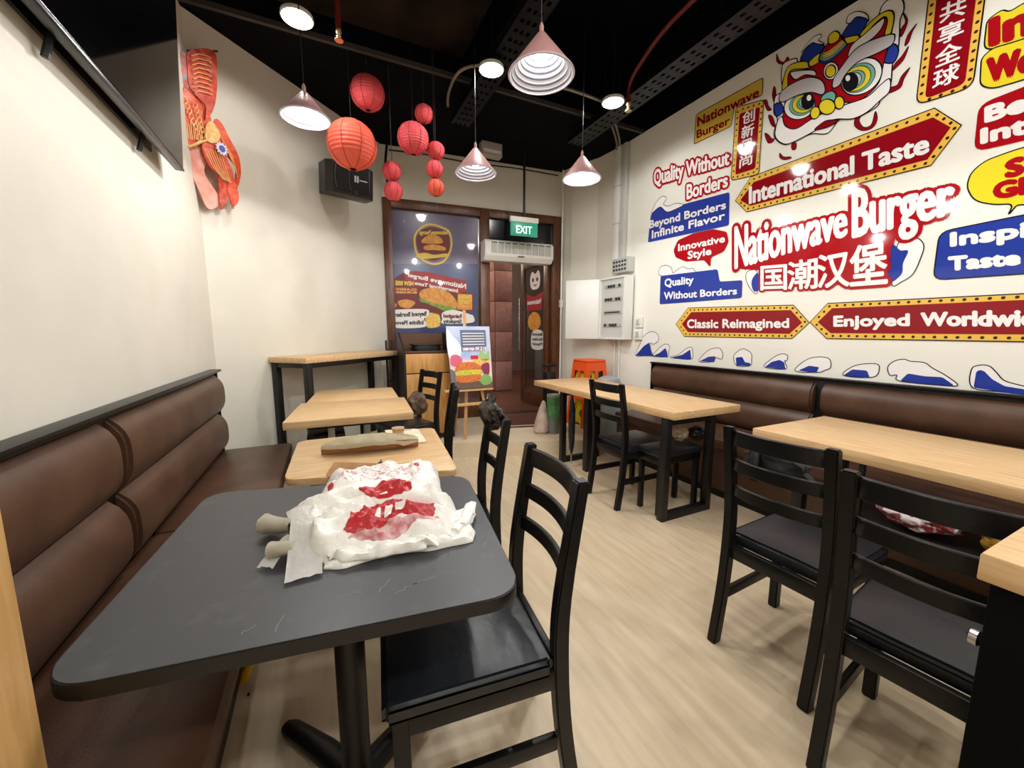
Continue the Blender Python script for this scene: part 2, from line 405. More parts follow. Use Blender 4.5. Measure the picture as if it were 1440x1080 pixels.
# corridor outside
OF = obj('floor', prism(B(), [(-.5, 4.95), (2.9, 4.62), (6.5, 4.3), (6.5, 10), (-.5, 10)], .05, ST), BROWNT, kind='structure')
cor = mat('corridor_wall', '6e5c52', .6, hex2='7d6a5e', scale=2)
obj('wall_corridor', box(B(), -.5, 6.5, 9.9, 10, ST, 3.4), cor, kind='structure')
obj('wall_corridor', box(B(), 6.4, 6.5, 4.3, 10, ST, 3.4), cor, kind='structure')
obj('wall_corridor', box(B(), -.6, -.5, 4.4, 10, ST, 3.4), cor, kind='structure')
obj('ceiling_corridor', box(B(), -.6, 6.5, 5.02, 10, 3.4, 3.5), mat('corridor_ceiling', '77706a', .7), kind='structure')
# pink tiled column: tiles with recessed joints
colm = tag(obj('column', box(B(), 2.83, 3.17, 6.56, 6.90, ST, 3.4), mat('tile_joint', '5d3f3a', .7), kind='structure'), 'pink tiled column outside the open shop door', 'column')
del colm['category']
tm = None
for k in range(6):
    z0 = ST+.02+k*.54
    for f in range(2):
        if tm is None:
            o = obj('tile', box(B(), -.165, .165, -.006, .006, .0, .53, .003), PINKT, colm, smooth=True); tm = o.data
        else:
            o = bpy.data.objects.new('tile', tm); COL.objects.link(o); o.parent = colm
        o.location = (3.0, 6.555, z0) if f == 0 else (2.825, 6.73, z0)
        o.rotation_euler = (0, 0, 0) if f == 0 else (0, 0, PI/2)
far = bxo('shop_cabinet', (4.4, 5.4, 7.4, 7.9, ST, 1.1), mat('far_grey', '8a8a88', .5), bev=.02)
tag(far, 'low grey cabinet in the corridor seen through the glass door leaf', 'cabinet')
# fill lamps added out of view to brighten the corridor
for i, (x, y) in enumerate([(1.2, 6.2), (4.2, 6.2), (2.2, 8.2)]):
    t = tag(obj('corridor_fill', lathe(B(), [(0, 0), (.10, 0), (.11, .02), (.11, .03), (0, .03)], (x, y, 3.36), 20), mat('corridor_fill_glow', 'fff0dc', .5, emit=3)),
            ['round fill lamp added in the corridor outside the shop window', 'round fill lamp added in the corridor right of the pink column', 'round fill lamp added farthest down the corridor'][i], 'lamp')
    l = bpy.data.lights.new('corridor_fill_light', 'POINT'); l.energy = 80; l.color = (1, .88, .76); l.shadow_soft_size = .08
    lo = bpy.data.objects.new('corridor_fill_light', l); COL.objects.link(lo); lo.location = (x, y, 3.25)
# brown mat at the door
matq = [(1.80, 4.60), (2.86, 4.52), (2.75, 4.10), (2.34, 3.84), (1.78, 3.98)]
rug = tag(obj('door_mat', prism(B(), roundpoly(matq, .05, 4), ST+.001, ST+.014, .002), BROWNT), 'reddish-brown floor mat lying on the step at the doorway', 'mat')
bm = B(); ribbon(bm, [(1.84, 4.0, ST+.0155), (2.33, 3.88, ST+.0155)], .03, Vector((0, 0, 1)), closed=False)
obj('white_edging', bm, mat('mat_white', 'd8d0c8', .6), rug)
# air curtain over the door
A0 = MB.copy()
ac = thing('air_curtain', 'long white air curtain unit with slatted grille mounted above the door', 'air curtain')
def alocal(px, py, off): return MB.inverted() @ bk(px, py, off)
a = alocal(677, 338, .16); b = alocal(773, 372, .16)
x0, x1, z0, z1 = 1.13, 2.03, 2.10, 2.34
Y0 = -.20
bm = B(); prf = [(0, z1), (Y0+.03, z1), (Y0, z1-.03), (Y0, z0+.06), (Y0+.05, z0), (0, z0)]
n = len(prf)
A = [bm.verts.new(MB @ Vector((x0, p[0]-.03, p[1]))) for p in prf]; C = [bm.verts.new(MB @ Vector((x1, p[0]-.03, p[1]))) for p in prf]
bm.faces.new(A); bm.faces.new(C[::-1])
for i in range(n): bm.faces.new((A[i], C[i], C[(i+1) % n], A[(i+1) % n]))
bmesh.ops.recalc_face_normals(bm, faces=bm.faces[:])
bmesh.ops.bevel(bm, geom=bm.edges[:], offset=.008, segments=2, affect='EDGES')
obj('casing', bm, WHITEP, ac, smooth=True)
gw = (x1-x0-.10)/9
for k in range(9):
    gx = x0+.08+k*gw
    bxo('grille', (gx, gx+gw-.018, Y0-.034, Y0-.028, z0+.085, z1-.0285), mat('grille_dark', '77776f', .5, hex2='5c5c56', scale=90, stretch=(8, 8, .2)), ac, 0, MB)
    bm = B()
    for j in range(6): box(bm, gx+.004+j*(gw-.022)/6, gx+.010+j*(gw-.022)/6, Y0-.038, Y0-.033, z0+.085, z1-.045, 0, MB)
    obj('grille_slats', bm, WHITEP, ac, kind='stuff')
bxo('badge', ((x0+x1)/2-.03, (x0+x1)/2+.05, Y0-.038, Y0-.028, z0+.05, z0+.062), mat('badge_dark', '3a3a3c', .4), ac, .001, MB)
# EXIT sign on its rod
ex = thing('exit_sign', 'green and white illuminated EXIT sign hanging over the door', 'sign')
EM = MB
ea = [on(718, 303, OB+NB*.45, NB), on(756, 309, OB+NB*.45, NB), on(754, 334, OB+NB*.45, NB), on(719, 330, OB+NB*.45, NB)]
eb = [p.copy() for p in ea]
w0 = (ea[1]-ea[0]); L = Vector((w0.x, w0.y, 0)).length; dirr = Vector((w0.x, w0.y, 0)).normalized(); nn = Vector((dirr.y, -dirr.x, 0))
o0 = ea[3].copy(); hh = ea[0].z-ea[3].z
EX = Matrix(((dirr.x, -nn.x, 0, o0.x), (dirr.y, -nn.y, 0, o0.y), (0, 0, 1, o0.z), (0, 0, 0, 1)))
bxo('housing', (-.005, L+.005, 0, .05, hh*.72, hh), WHITEP, ex, .004, EX)
bxo('sign_plate', (0, L, .015, .035, 0, hh*.72), mat('exit_green', '2f967c', .3, emit=.35), ex, .002, EX)
bm = B(); letter(bm, 'EXIT', [EX @ Vector(p) for p in [(.2*L, .013, hh*.14), (.78*L, .013, hh*.14), (.78*L, .013, hh*.56), (.2*L, .013, hh*.56)]], .012)
obj('lettering', bm, mat('exit_white', 'f2fff8', .4, emit=.9), ex)
tube(bm := B(), [EX @ Vector((L*.5, .025, hh)), EX @ Vector((L*.5, .025, ZC-o0.z))], .014)
obj('rod', bm, BMETAL, ex, smooth=True)
# ------------------------------------------------------------------ printed mural signs on the right wall
NM = Vector((-1, 0, 0)); XM = XR-.002
def mw(px, py, lay=0): 
    return at(px, py, x=XM-lay*.0007)
def mpoly(bm, pts, lay, rnd=0, sm=False, mi=0):
    P = [mw(*p, lay) for p in pts]
    if rnd:
        q = roundpoly([(p.y, p.z) for p in P], rnd, 4); P = [Vector((P[0].x, v.x, v.y)) for v in q]
    if sm: P = smoothpoly(P, 5)
    flat(bm, P, mi=mi); return P
def sign(name, label, cat='sign'): return thing(name, label, cat)
def mp(t, name, pts, mt, lay, rnd=0, sm=False, line=0, lmat=INK):
    bm = B(); P = mpoly(bm, pts, lay, rnd, sm)
    o = obj(name, bm, mt, t)
    if line:
        obj('outline', ribbon(B(), P, line, NM, Vector((-.0003, 0, 0))), lmat, t)
    return P
def mt_(t, s, q, mt, lay, grow=.05, out=0, omat=None, full=False, nm='lettering'):
    Q = [mw(*p, lay) for p in q]
    if out:
        obj('lettering_outline', letter(B(), s, Q, out, Vector((.0005, 0, 0)), full, steps=14), omat, t)
    return obj(nm, letter(B(), s, Q, grow, Vector((-.0003, 0, 0)), full), mt, t)
def dots(t, P, gap, r, lay, inset, mt=INK):
    """marquee bulbs along the inside of a border"""
    n = len(P); bm = B(); c = sum(P, Vector())/n; acc = 0; L = 0
    pts = []
    for i in range(n):
        a, b = P[i], P[(i+1) % n]; d = (b-a).length; k = 0
        while acc+gap <= L+d:
            acc += gap; pts.append(a+(b-a)*((acc-L)/max(d, 1e-6)))
        L += d
    for p in pts[:300]:
        flat(bm, [p+Vector((0, r*math.cos(a*PI/3), r*math.sin(a*PI/3))) for a in range(6)], Vector((-.0003*1.0, 0, 0)))
    o = obj('marquee_dots', bm, mt, t, kind='stuff')
def marquee(t, outer, inner, mo, mi_, lay, rnd=0, gap=.045, r=.0085):
    Po = mp(t, 'border', outer, mo, lay, rnd, line=.006)
    Pi = mp(t, 'field', inner, mi_, lay+1, rnd*.6)
    mid = [((a[0]+b[0])/2, (a[1]+b[1])/2) for a, b in zip(outer, inner)]
    dots(t, [mw(*p, lay+1) for p in mid], gap, r, lay+1, 0, mat('mural_dot', '3c1a14', .2))
t = sign('yellow_wall_sign', 'small yellow wall print with dark red words, topmost at the far end')
mp(t, 'field', [(979, 161), (1073, 109), (1072, 134), (1033, 150), (1028, 177.5), (976, 203)], mat('mural_dull_gold', 'd9bd4a', .06, spec=.35), 1, .02, line=.006)
mt_(t, 'Nationwave', [(981, 178), (1067, 135), (1067, 122), (981, 164.5)], DRED, 2)
mt_(t, 'Burger', [(980, 194.5), (1026, 174), (1026, 163), (980, 183)], DRED, 2)
t = sign('vertical_wall_sign', 'narrow vertical red marquee print with four white characters beside the lion')
marquee(t, [(1035, 151), (1074, 140), (1067, 245), (1028, 254)], [(1040, 160), (1069, 150), (1062, 237), (1034, 246)], GOLD, DRED, 3, .03)
def column(t, s, tl, tr, br, bl, lay, grow):
    n = len(s)
    for i, ch in enumerate(s):
        a = i/n+.03/n; b = (i+1)/n-.12/n
        lp = lambda p, q, k: (p[0]+(q[0]-p[0])*k, p[1]+(q[1]-p[1])*k)
        mt_(t, ch, [lp(tl, bl, b), lp(tr, br, b), lp(tr, br, a), lp(tl, bl, a)], MWHITE, lay, grow, full=True)
column(t, '创新风尚', (1045, 157.5), (1062, 151.5), (1057, 232.5), (1039.5, 239.5), 5, .022)
t = sign('outlined_slogan', 'white slogan in red outline on two lines above the blue wave sign')
mt_(t, 'Quality Without', [(920, 260), (1025, 231), (1025, 210), (920, 238)], MWHITE, 3, .04, .17, RED)
mt_(t, 'Borders', [(966, 280), (1023, 262), (1023, 242), (966, 259)], MWHITE, 3, .04, .17, RED)
t = sign('blue_wave_sign', 'blue print with a foaming wave crest and two white lines, leftmost on the mural')
mp(t, 'field', [(915, 303), (924, 289), (939, 293), (1026, 270), (1025, 317), (911, 341)], BLUE, 1, .02)
mp(t, 'wave_foam', [(916, 300), (923, 284), (932, 276), (937, 279), (933, 287), (940, 290), (950, 286), (961, 288), (950, 294), (938, 298), (928, 291)], MWHITE, 2, sm=True, line=.005)
mt_(t, 'Beyond Borders', [(913.5, 321), (1020.5, 293), (1020.5, 282), (913.5, 310)], MWHITE, 3)
mt_(t, 'Infinite Flavor', [(917, 335), (1019, 308), (1019, 297), (917, 324)], MWHITE, 3)
t = sign('red_speech_bubble', 'small red speech bubble print with two white words, between the blue signs')
mp(t, 'field', [(947, 352), (953, 338), (975, 328), (1003, 322), (1022, 326), (1025, 340), (1018, 354), (1000, 362), (999, 376), (990, 366), (965, 368), (950, 362)], RED, 1, .02)
mt_(t, 'Innovative', [(954, 353), (1019, 340), (1019, 330), (954, 343)], MWHITE, 2)
mt_(t, 'Style', [(967.5, 364), (1000, 357.5), (1000, 347.5), (967.5, 353)], MWHITE, 2)
t = sign('blue_block_sign', 'stepped blue print with two white lines below the red speech bubble')
mp(t, 'wave_foam', [(930, 388), (928, 377), (936, 373), (944, 377), (946, 384), (952, 380), (960, 375), (967, 378), (975, 378), (973, 386)], MWHITE, 1, sm=True, line=.005)
mp(t, 'field', [(929, 388), (1009, 378.5), (1012, 396), (1044, 394), (1043, 419), (927.5, 428)], BLUE, 2, .02)
mt_(t, 'Quality', [(935, 403), (975, 398), (975, 387.5), (935, 392)], MWHITE, 3)
mt_(t, 'Without Borders', [(934, 421), (1036, 413.5), (1036, 404), (934, 410.5)], MWHITE, 3)
t = sign('marquee_arrow_sign', 'red marquee arrow print with a gold dotted border just below the lion head')
marquee(t, [(1034, 282), (1055.6, 249), (1314, 152), (1352, 176), (1309, 232.5), (1050, 298)], [(1041, 281.5), (1060, 256), (1312, 165), (1337, 179), (1304, 224.5), (1055, 289.5)], GOLD, DRED, 3)
mt_(t, 'International Taste', [(1054, 286), (1305, 214), (1305, 186), (1054, 262)], MWHITE, 6, .05)
t = sign('main_wall_title', 'largest lettering on the mural, white on red outline, with four big white characters')
mp(t, 'field', [(1036, 378), (1042, 350), (1186, 302), (1204, 290), (1334, 262), (1334, 298), (1262, 320), (1246, 398), (1074, 405), (1068, 380)], RED, 2, .02)
mt_(t, 'Nationwave', [(1034, 377), (1190, 331), (1190, 281), (1034, 316)], MWHITE, 4, .03, .11, RED)
mt_(t, 'Burger', [(1200, 333), (1340, 300), (1340, 241), (1200, 263)], MWHITE, 4, .034, .11, RED)
for ch, q in zip('国潮汉堡', [((1070, 408), (1106, 407), (1106, 372), (1070, 375)), ((1108, 407), (1149, 405), (1149, 362), (1108, 369)), ((1150, 405), (1194, 402), (1194, 351), (1150, 360)), ((1196, 402), (1247, 398), (1247, 338), (1196, 348))]):
    mt_(t, ch, q, MWHITE, 5, .022, .10, RED, full=True)
t = sign('title_wave', 'blue wave with grey-white foam curling right of the biggest lettering', 'wave print')
mp(t, 'wave_foam', [(1262, 345), (1275, 339), (1290, 335), (1299, 345), (1295, 362), (1284, 385), (1268, 396), (1254, 399)], MWHITE, 1, sm=True, line=.005)
mp(t, 'wave_water', [(1254, 346), (1266, 352), (1277, 353), (1270, 370), (1268, 385), (1254, 397), (1248, 392)], BLUE, 2, sm=True)
t = sign('title_wave', 'small blue wave peeping out left of the four big white characters', 'wave print')
mp(t, 'wave_foam', [(1051, 382), (1063, 380), (1066, 392), (1064, 413), (1054, 404), (1049, 392)], MWHITE, 1, sm=True, line=.005)
mp(t, 'wave_water', [(1058, 392), (1066, 384), (1068, 405), (1061, 410), (1057, 402)], BLUE, 2, sm=True)
t = sign('marquee_strip_sign', 'shorter red marquee strip print with pointed ends low on the mural')
marquee(t, [(950.6, 455.6), (967.5, 433), (1115.6, 429), (1138, 453.8), (1113.7, 476), (962, 473)], [(959, 455.6), (972, 439), (1112, 436), (1128, 453.7), (1110, 469.5), (967.5, 467)], GOLD, DRED, 3)
mt_(t, 'Classic Reimagined', [(966.7, 461), (1109, 460.5), (1109, 447), (966.7, 449)], MWHITE, 6)
t = sign('marquee_strip_sign', 'longer red marquee strip print running out of the right of the mural')
marquee(t, [(1139, 453), (1164, 426.7), (1530, 408.5), (1580, 452), (1530, 482), (1162.5, 476)], [(1150, 453), (1170, 433.5), (1524, 418), (1558, 452), (1524, 471), (1168, 468.5)], GOLD, DRED, 3)
mt_(t, 'Enjoyed', [(1173, 458.6), (1278, 457.5), (1278, 440.6), (1173, 444)], MWHITE, 6, .07)
mt_(t, 'Worldwide', [(1296, 457.5), (1480, 458), (1480, 433), (1296, 439.5)], MWHITE, 6, .07)
t = sign('tall_vertical_sign', 'large vertical red marquee print with big white characters right of the lion')
marquee(t, [(1288, 148), (1308, -20), (1390, -40), (1368, 122)], [(1300.5, 139.5), (1318, -12), (1376, -28), (1357, 118)], GOLD, DRED, 3, .05)
column(t, '共享全球', (1324, 6), (1360, -8), (1347, 116), (1310.6, 131), 6, .022)
t = sign('yellow_outlined_words', 'bright yellow cloud print with fat red letters, top right of the mural')
mp(t, 'field', [(1383, 72), (1388, 28), (1410, 13), (1419, 17), (1440, 4), (1495, -22), (1500, 45), (1440, 57)], YEL, 1, .04, line=.006)
mp(t, 'field', [(1378, 120), (1380, 82), (1395, 68), (1440, 55), (1495, 30), (1495, 92), (1440, 112), (1395, 125)], YEL, 2, .04, line=.006)
mt_(t, 'In', [(1394, 63), (1448, 46), (1448, 1), (1394, 26)], RED, 4, .08)
mt_(t, 'Wo', [(1390, 115), (1455, 97), (1455, 61), (1390, 82)], RED, 4, .08)
t = sign('red_block_sign', 'red rounded block print with white letters under the yellow cloud words')
mp(t, 'field', [(1369, 214), (1376, 147), (1500, 98), (1500, 184)], RED, 1, .05)
mt_(t, 'Be', [(1387, 171), (1442, 155), (1442, 130), (1387, 150)], MWHITE, 2, .09)
mt_(t, 'Int', [(1381, 201), (1444, 186), (1444, 162), (1381, 181)], MWHITE, 2, .09)
t = sign('yellow_speech_bubble', 'large yellow speech bubble print with red letters at the right edge of the mural')
mp(t, 'field', [(1359, 263), (1365, 243), (1385, 226), (1440, 206), (1500, 195), (1510, 270), (1440, 288), (1430, 288), (1416, 305), (1426, 286), (1400, 288), (1370, 283)], YEL, 1, .08, line=.006)
mt_(t, 'S', [(1416, 249), (1438, 244), (1438, 219), (1416, 226)], RED, 2, .1)
mt_(t, 'GI', [(1399, 279), (1440, 272), (1440, 249), (1399, 257)], RED, 2, .1)
t = sign('blue_right_sign', 'large blue rounded print with bold white letters at the right of the mural')
mp(t, 'field', [(1312, 394), (1321, 326), (1440, 302), (1530, 287), (1530, 378), (1440, 385)], BLUE, 1, .05, line=.006)
mt_(t, 'Inspi', [(1338, 345.6), (1444, 332), (1444, 311), (1338, 327)], MWHITE, 2, .09)
mt_(t, 'Taste', [(1335, 379.7), (1433, 371), (1433, 352), (1335, 361)], MWHITE, 2, .09)
# waves along the top of the bench
def w2(x, y): return (890+x/5.333, 440+y/5.333)
def w4(x, y): return (860+x/2.483, 480+y/2.483)
def w3(x, y): return (1160+x/5.143, 440+y/5.143)
WV = [('curling blue wave print at the far left end of the row above the bench', w2, [(20, 318), (50, 240), (75, 185), (120, 145), (165, 145), (192, 175), (185, 215), (150, 235), (132, 225), (135, 280), (150, 318), (80, 322)], [(20, 320), (80, 250), (122, 222), (140, 300), (160, 326)]),
      ('small pointed blue wave print just right of the leftmost curling one', w2, [(150, 322), (190, 270), (240, 235), (275, 248), (268, 290), (262, 326), (200, 330)], [(150, 324), (200, 300), (245, 262), (258, 300), (262, 333)]),
      ('low blue wave print with a raised right tip beside the two leftmost waves', w2, [(280, 332), (340, 314), (395, 272), (435, 256), (448, 285), (440, 345), (340, 342)], [(285, 336), (370, 314), (430, 275), (438, 350)]),
      ('leaning foam wave print, second from the left above the bench', w2, [(495, 362), (560, 285), (640, 262), (672, 300), (665, 345), (620, 335), (600, 365)], [(500, 362), (570, 328), (620, 325), (608, 370)]),
      ('small hooked wave print, third from the left above the bench', w2, [(755, 330), (785, 290), (830, 270), (885, 300), (890, 350), (878, 395), (778, 395)], [(772, 335), (820, 330), (840, 370), (880, 376), (880, 398), (776, 395)]),
      ('rounded wave print, fourth from the left above the bench', w2, [(985, 405), (1040, 345), (1110, 308), (1158, 318), (1155, 355), (1138, 362), (1145, 420)], [(990, 406), (1040, 368), (1100, 352), (1135, 372), (1145, 426)]),
      ('low wave print, fifth from the left above the bench', w4, [(640, 102), (690, 60), (755, 58), (765, 90), (742, 102), (720, 108)], [(652, 102), (690, 85), (725, 90), (715, 110)]),
      ('flat-topped wave print, sixth from the left above the bench', w4, [(808, 118), (850, 85), (920, 78), (935, 95), (912, 125)], [(808, 120), (840, 98), (892, 102), (902, 128)]),
      ('widest snow-capped wave print above the right bench', w3, [(455, 392), (500, 350), (570, 335), (620, 350), (720, 360), (780, 400), (870, 450), (960, 520), (870, 525), (540, 492), (520, 450), (470, 450)], [(545, 490), (600, 438), (720, 458), (850, 465), (935, 525), (700, 512)]),
      ('sloping blue wave print at the right edge above the bench', w3, [(1068, 540), (1060, 410), (1120, 378), (1190, 385), (1240, 430), (1300, 490), (1440, 530), (1560, 560), (1560, 600), (1300, 572)], [(1075, 540), (1095, 425), (1120, 412), (1150, 420), (1210, 480), (1300, 530), (1440, 552), (1560, 585), (1560, 605), (1300, 575)])]
for lab, f, foam, water in WV:
    t = sign('wave_print', lab, 'wave print')
    mp(t, 'wave_foam', [f(*p) for p in foam], MWHITE, 1, sm=True, line=.005)
    mp(t, 'wave_water', [f(*p) for p in water], BLUE, 3, .01)
# the lion head
t = sign('lion_head_print', 'big printed lion-dance head with green-ringed eyes and red mane at the top of the mural', 'print')
def L6(x, y): return (1070+x/4.695, y/4.695)
def lp(name, pts, mt, lay, line=.007, sm=True): return mp(t, name, [L6(*p) for p in pts], mt, lay, sm=sm, line=line)
def ell(cx, cy, rx, ry, rot, n=20):
    c, s = math.cos(rot), math.sin(rot)
    return [(cx+rx*math.cos(a*2*PI/n)*c-ry*math.sin(a*2*PI/n)*s, cy+rx*math.cos(a*2*PI/n)*s+ry*math.sin(a*2*PI/n)*c) for a in range(n)]
# red flames
for f in ([(105, 355), (120, 395), (150, 410), (175, 375), (185, 400), (140, 425), (105, 405)], [(80, 590), (90, 570), (100, 620), (85, 670), (75, 630)], [(20, 660), (40, 665), (50, 700), (70, 725), (45, 730), (30, 700)],
          [(50, 760), (75, 770), (90, 810), (95, 840), (70, 825), (55, 790)], [(25, 880), (50, 890), (70, 915), (90, 915), (75, 940), (45, 940)], [(125, 1010), (150, 1035), (190, 1035), (200, 1045), (155, 1055), (125, 1040)],
          [(205, 945), (232, 945), (230, 985), (205, 985)], [(625, 775), (660, 760), (650, 800), (680, 840), (730, 820), (755, 735), (768, 790), (735, 845), (670, 862), (620, 830)],
          [(850, 580), (900, 560), (930, 500), (985, 445), (945, 520), (920, 580), (850, 612)], [(860, 470), (885, 420), (930, 370), (975, 305), (945, 390), (890, 450)],
          [(920, 230), (925, 190), (955, 140), (935, 80), (968, 130), (955, 190), (930, 240)], [(950, 300), (970, 230), (1030, 155), (1000, 210), (975, 280)]):
    lp('flame', f, DRED, 1, .004)
lp('mane', [(85, 880), (110, 790), (85, 740), (95, 640), (140, 600), (135, 500), (150, 420), (230, 385), (250, 410), (330, 400), (420, 340), (560, 250), (640, 230), (760, 130), (800, 40), (850, -5), (930, -5), (945, 60), (920, 130), (915, 230), (905, 330), (870, 420), (860, 540), (830, 620), (790, 660), (770, 700), (700, 745), (620, 780), (520, 790), (440, 880), (330, 885), (215, 935), (160, 955), (110, 930)], MWHITE, 2)
lp('wave_water', [(262, 400), (290, 330), (350, 285), (415, 300), (410, 345), (320, 410)], BLUE, 3)
lp('wave_foam', [(265, 350), (330, 260), (390, 225), (398, 245), (380, 265), (420, 290), (375, 290), (330, 285)], MWHITE, 4, .005)
lp('wave_water', [(535, 240), (580, 160), (620, 115), (700, 120), (690, 170), (640, 240), (570, 250)], BLUE, 3)
lp('wave_foam', [(565, 150), (580, 100), (640, 75), (700, 95), (712, 140), (690, 120), (630, 112), (590, 150)], MWHITE, 4, .005)
lp('wave_water', [(90, 740), (90, 690), (130, 680), (150, 730), (110, 770)], BLUE, 3)
lp('wave_water', [(790, 400), (840, 320), (880, 290), (910, 330), (880, 410), (820, 415)], BLUE, 3)
lp('face', [(175, 560), (185, 480), (300, 460), (340, 430), (420, 380), (560, 290), (640, 260), (720, 200), (810, 110), (870, 130), (860, 230), (810, 420), (770, 560), (640, 670), (520, 680), (400, 760), (230, 860), (140, 840), (150, 740)], RED, 4)
lp('ear_rim', [(140, 590), (160, 480), (200, 425), (300, 405), (310, 450), (210, 460), (180, 500), (175, 590)], YEL, 5)
lp('ear_rim', [(650, 235), (720, 150), (800, 85), (860, 70), (880, 110), (865, 200), (840, 240), (815, 235), (835, 140), (810, 112), (740, 170), (680, 250)], YEL, 5)
lp('ear_rim', [(545, 255), (640, 232), (655, 262), (560, 290)], YEL, 5)
lp('ear_rim', [(318, 410), (380, 355), (405, 365), (385, 410), (325, 440)], YEL, 5)
lp('ear_hair', [(195, 480), (260, 465), (350, 465), (360, 500), (290, 495), (225, 525)], MWHITE, 6)
lp('ear_hair', [(575, 380), (600, 300), (690, 220), (810, 120), (800, 180), (740, 250), (640, 320)], MWHITE, 6)
for k, (mt2, off) in enumerate(((BLUE, 0), (TEAL, 18), (YEL, 40), (MWHITE, 58), (GOLD, 72), (RED, 92))):
    q = off/95
    lp('topknot_band', [(380+40*q, 400-60*q), (395+40*q, 350-60*q), (430+25*q, 300-15*q), (525-5*q, 235-5*q), (560-30*q, 275-22*q), (565-35*q, 310-45*q), (480-10*q, 390-75*q), (420+15*q, 418-80*q)], mt2, 6+k*.5, .004)
lp('topknot', [(445, 285), (450, 235), (490, 205), (520, 225), (510, 265), (470, 290)], YEL, 10)
lp('forehead_disc', ell(462, 468, 48, 60, .35), MWHITE, 6)
lp('forehead_disc', ell(460, 470, 33, 42, .35), YEL, 7)
# eyes
for cx, cy, rx, ry, rot, px_, py_, prx, pry in ((255, 700, 105, 85, -.45, 308, 668, 42, 56), (665, 505, 150, 105, -.65, 592, 538, 52, 62)):
    lp('eye_white', ell(cx, cy, rx, ry, rot), MWHITE, 6)
    vx, vy = px_-cx, py_-cy
    for k, (mt2, s) in enumerate(((TEAL, .80), (YEL, .68), (TEAL, .50), (GREY, .42))):
        lp('iris_ring', ell(cx+vx*(.25+k*.18), cy+vy*(.25+k*.18), rx*s, ry*s, rot), mt2, 7+k*.5, .004)
    lp('pupil', ell(px_, py_, prx, pry, .2), INK, 10, 0)
    lp('eye_glint', ell(px_+(10 if cx < 400 else -18), py_-22, 15, 20, .2), MWHITE, 11, 0)
lp('cheek_fur', [(110, 800), (140, 770), (160, 830), (230, 850), (330, 790), (430, 740), (560, 690), (700, 640), (790, 560), (850, 520), (850, 600), (790, 660), (700, 740), (600, 785), (480, 790), (380, 850), (220, 935), (150, 950), (95, 900)], MWHITE, 8)
lp('mouth', [(355, 855), (400, 815), (440, 795), (510, 795), (460, 830), (400, 850)], DRED, 9)
lp('eyebrow', [(120, 660), (140, 600), (220, 545), (320, 510), (400, 530), (425, 590), (400, 625), (330, 610), (240, 630), (150, 672)], GREY, 11)
lp('eyebrow', [(475, 580), (480, 520), (540, 430), (620, 330), (720, 270), (860, 225), (885, 245), (860, 300), (760, 355), (640, 410), (560, 490), (520, 560)], GREY, 11)
lp('nose', [(395, 660), (420, 620), (470, 600), (495, 625), (480, 670), (420, 690)], TEAL, 12)
lp('nose', ell(518, 678, 32, 42, .1), YEL, 13)
lp('nose', ell(358, 745, 30, 42, .35), YEL, 13)
lp('nose', ell(437, 705, 54, 50, -.3), YEL, 14)
# ------------------------------------------------------------------ benches
def bench(name, label, xw, xback, xf, xbase, y0, y1, seat_split, back_split, zt=1.0):
    """xw wall side, xback face of the back, xf seat front"""
    s = 1 if xf > xw else -1
    t = thing(name, label, 'bench', ((xw+xf)/2, (y0+y1)/2, 0)); ox, oy = t.location.x, t.location.y
    def bb(nm, a, b, c, d, e, f, mt, bev=.004):
        return bxo(nm, (min(a, b)-ox, max(a, b)-ox, c-oy, d-oy, e, f), mt, t, bev)
    bb('base', xw+s*.005, xbase, y0, y1, 0, .37, LEATHER, .003)
    bb('kick_board', xbase, xbase+s*.004, y0+.01, y1-.01, 0.002, .05, BWOOD, 0)
    ys = [y0]+seat_split+[y1]
    for a, b in zip(ys, ys[1:]): bb('seat_cushion', xback-s*.06, xf, a+.003, b-.003, .37, .45, LEATHER, .022)
    bb('back_board', xw+s*.005, xback-s*.06, y0, y1, .37, zt-.015, BWOOD, .002)
    bb('top_rail', xw+s*.005, xback-s*.02, y0-.005, y1+.005, zt-.015, zt, BWOOD, .003)
    bb('end_trim', xw+s*.006, xback-s*.045, y1, y1+.012, .37, zt, BWOOD, .002)
    bs = [y0]+back_split+[y1]
    for a, b in zip(bs, bs[1:]):
        for z0, z1 in ((.45, .45+(zt-.485)/2), (.45+(zt-.485)/2, zt-.035)):
            bm = B(); N = 10; rows = []
            for i in range(N+1):
                z = z0+.002+(z1-z0-.004)*i/N; k = abs(2*i/N-1); bul = .05*(1-k**3.2)
                rows.append((xback-s*.055+s*bul, z))
            rows = [(xback-s*.065, z0+.002)]+rows+[(xback-s*.065, z1-.002)]
            A = [bm.verts.new((x-ox, a+.026-oy, z)) for x, z in rows]; C = [bm.verts.new((x-ox, b-.026-oy, z)) for x, z in rows]
            bm.faces.new(A); bm.faces.new(C[::-1])
            for i in range(len(rows)): bm.faces.new((A[i], C[i], C[(i+1) % len(rows)], A[(i+1) % len(rows)]))
            bmesh.ops.recalc_face_normals(bm, faces=bm.faces[:])
            es = [e for e in bm.edges if abs(e.verts[0].co.y-e.verts[1].co.y) < 1e-5 and min(abs(v.co.x+ox-(xback-s*.065)) for v in e.verts) > .001]
            bmesh.ops.bevel(bm, geom=es, offset=.012, segments=2, affect='EDGES')
            obj('back_cushion', bm, LEATHER, t, smooth=True)
    return t
bench('leather_bench', 'brown leather bench with padded back along the plain left wall', XL, -.60, -.24, -.34, .73, 3.20, [1.95], [1.69])
bench('leather_bench', 'long brown leather bench with padded back under the mural on the right wall', XR, 3.06, 2.62, 2.66, -1.6, 3.05, [.0, 1.50], [.0, 1.50], .935)
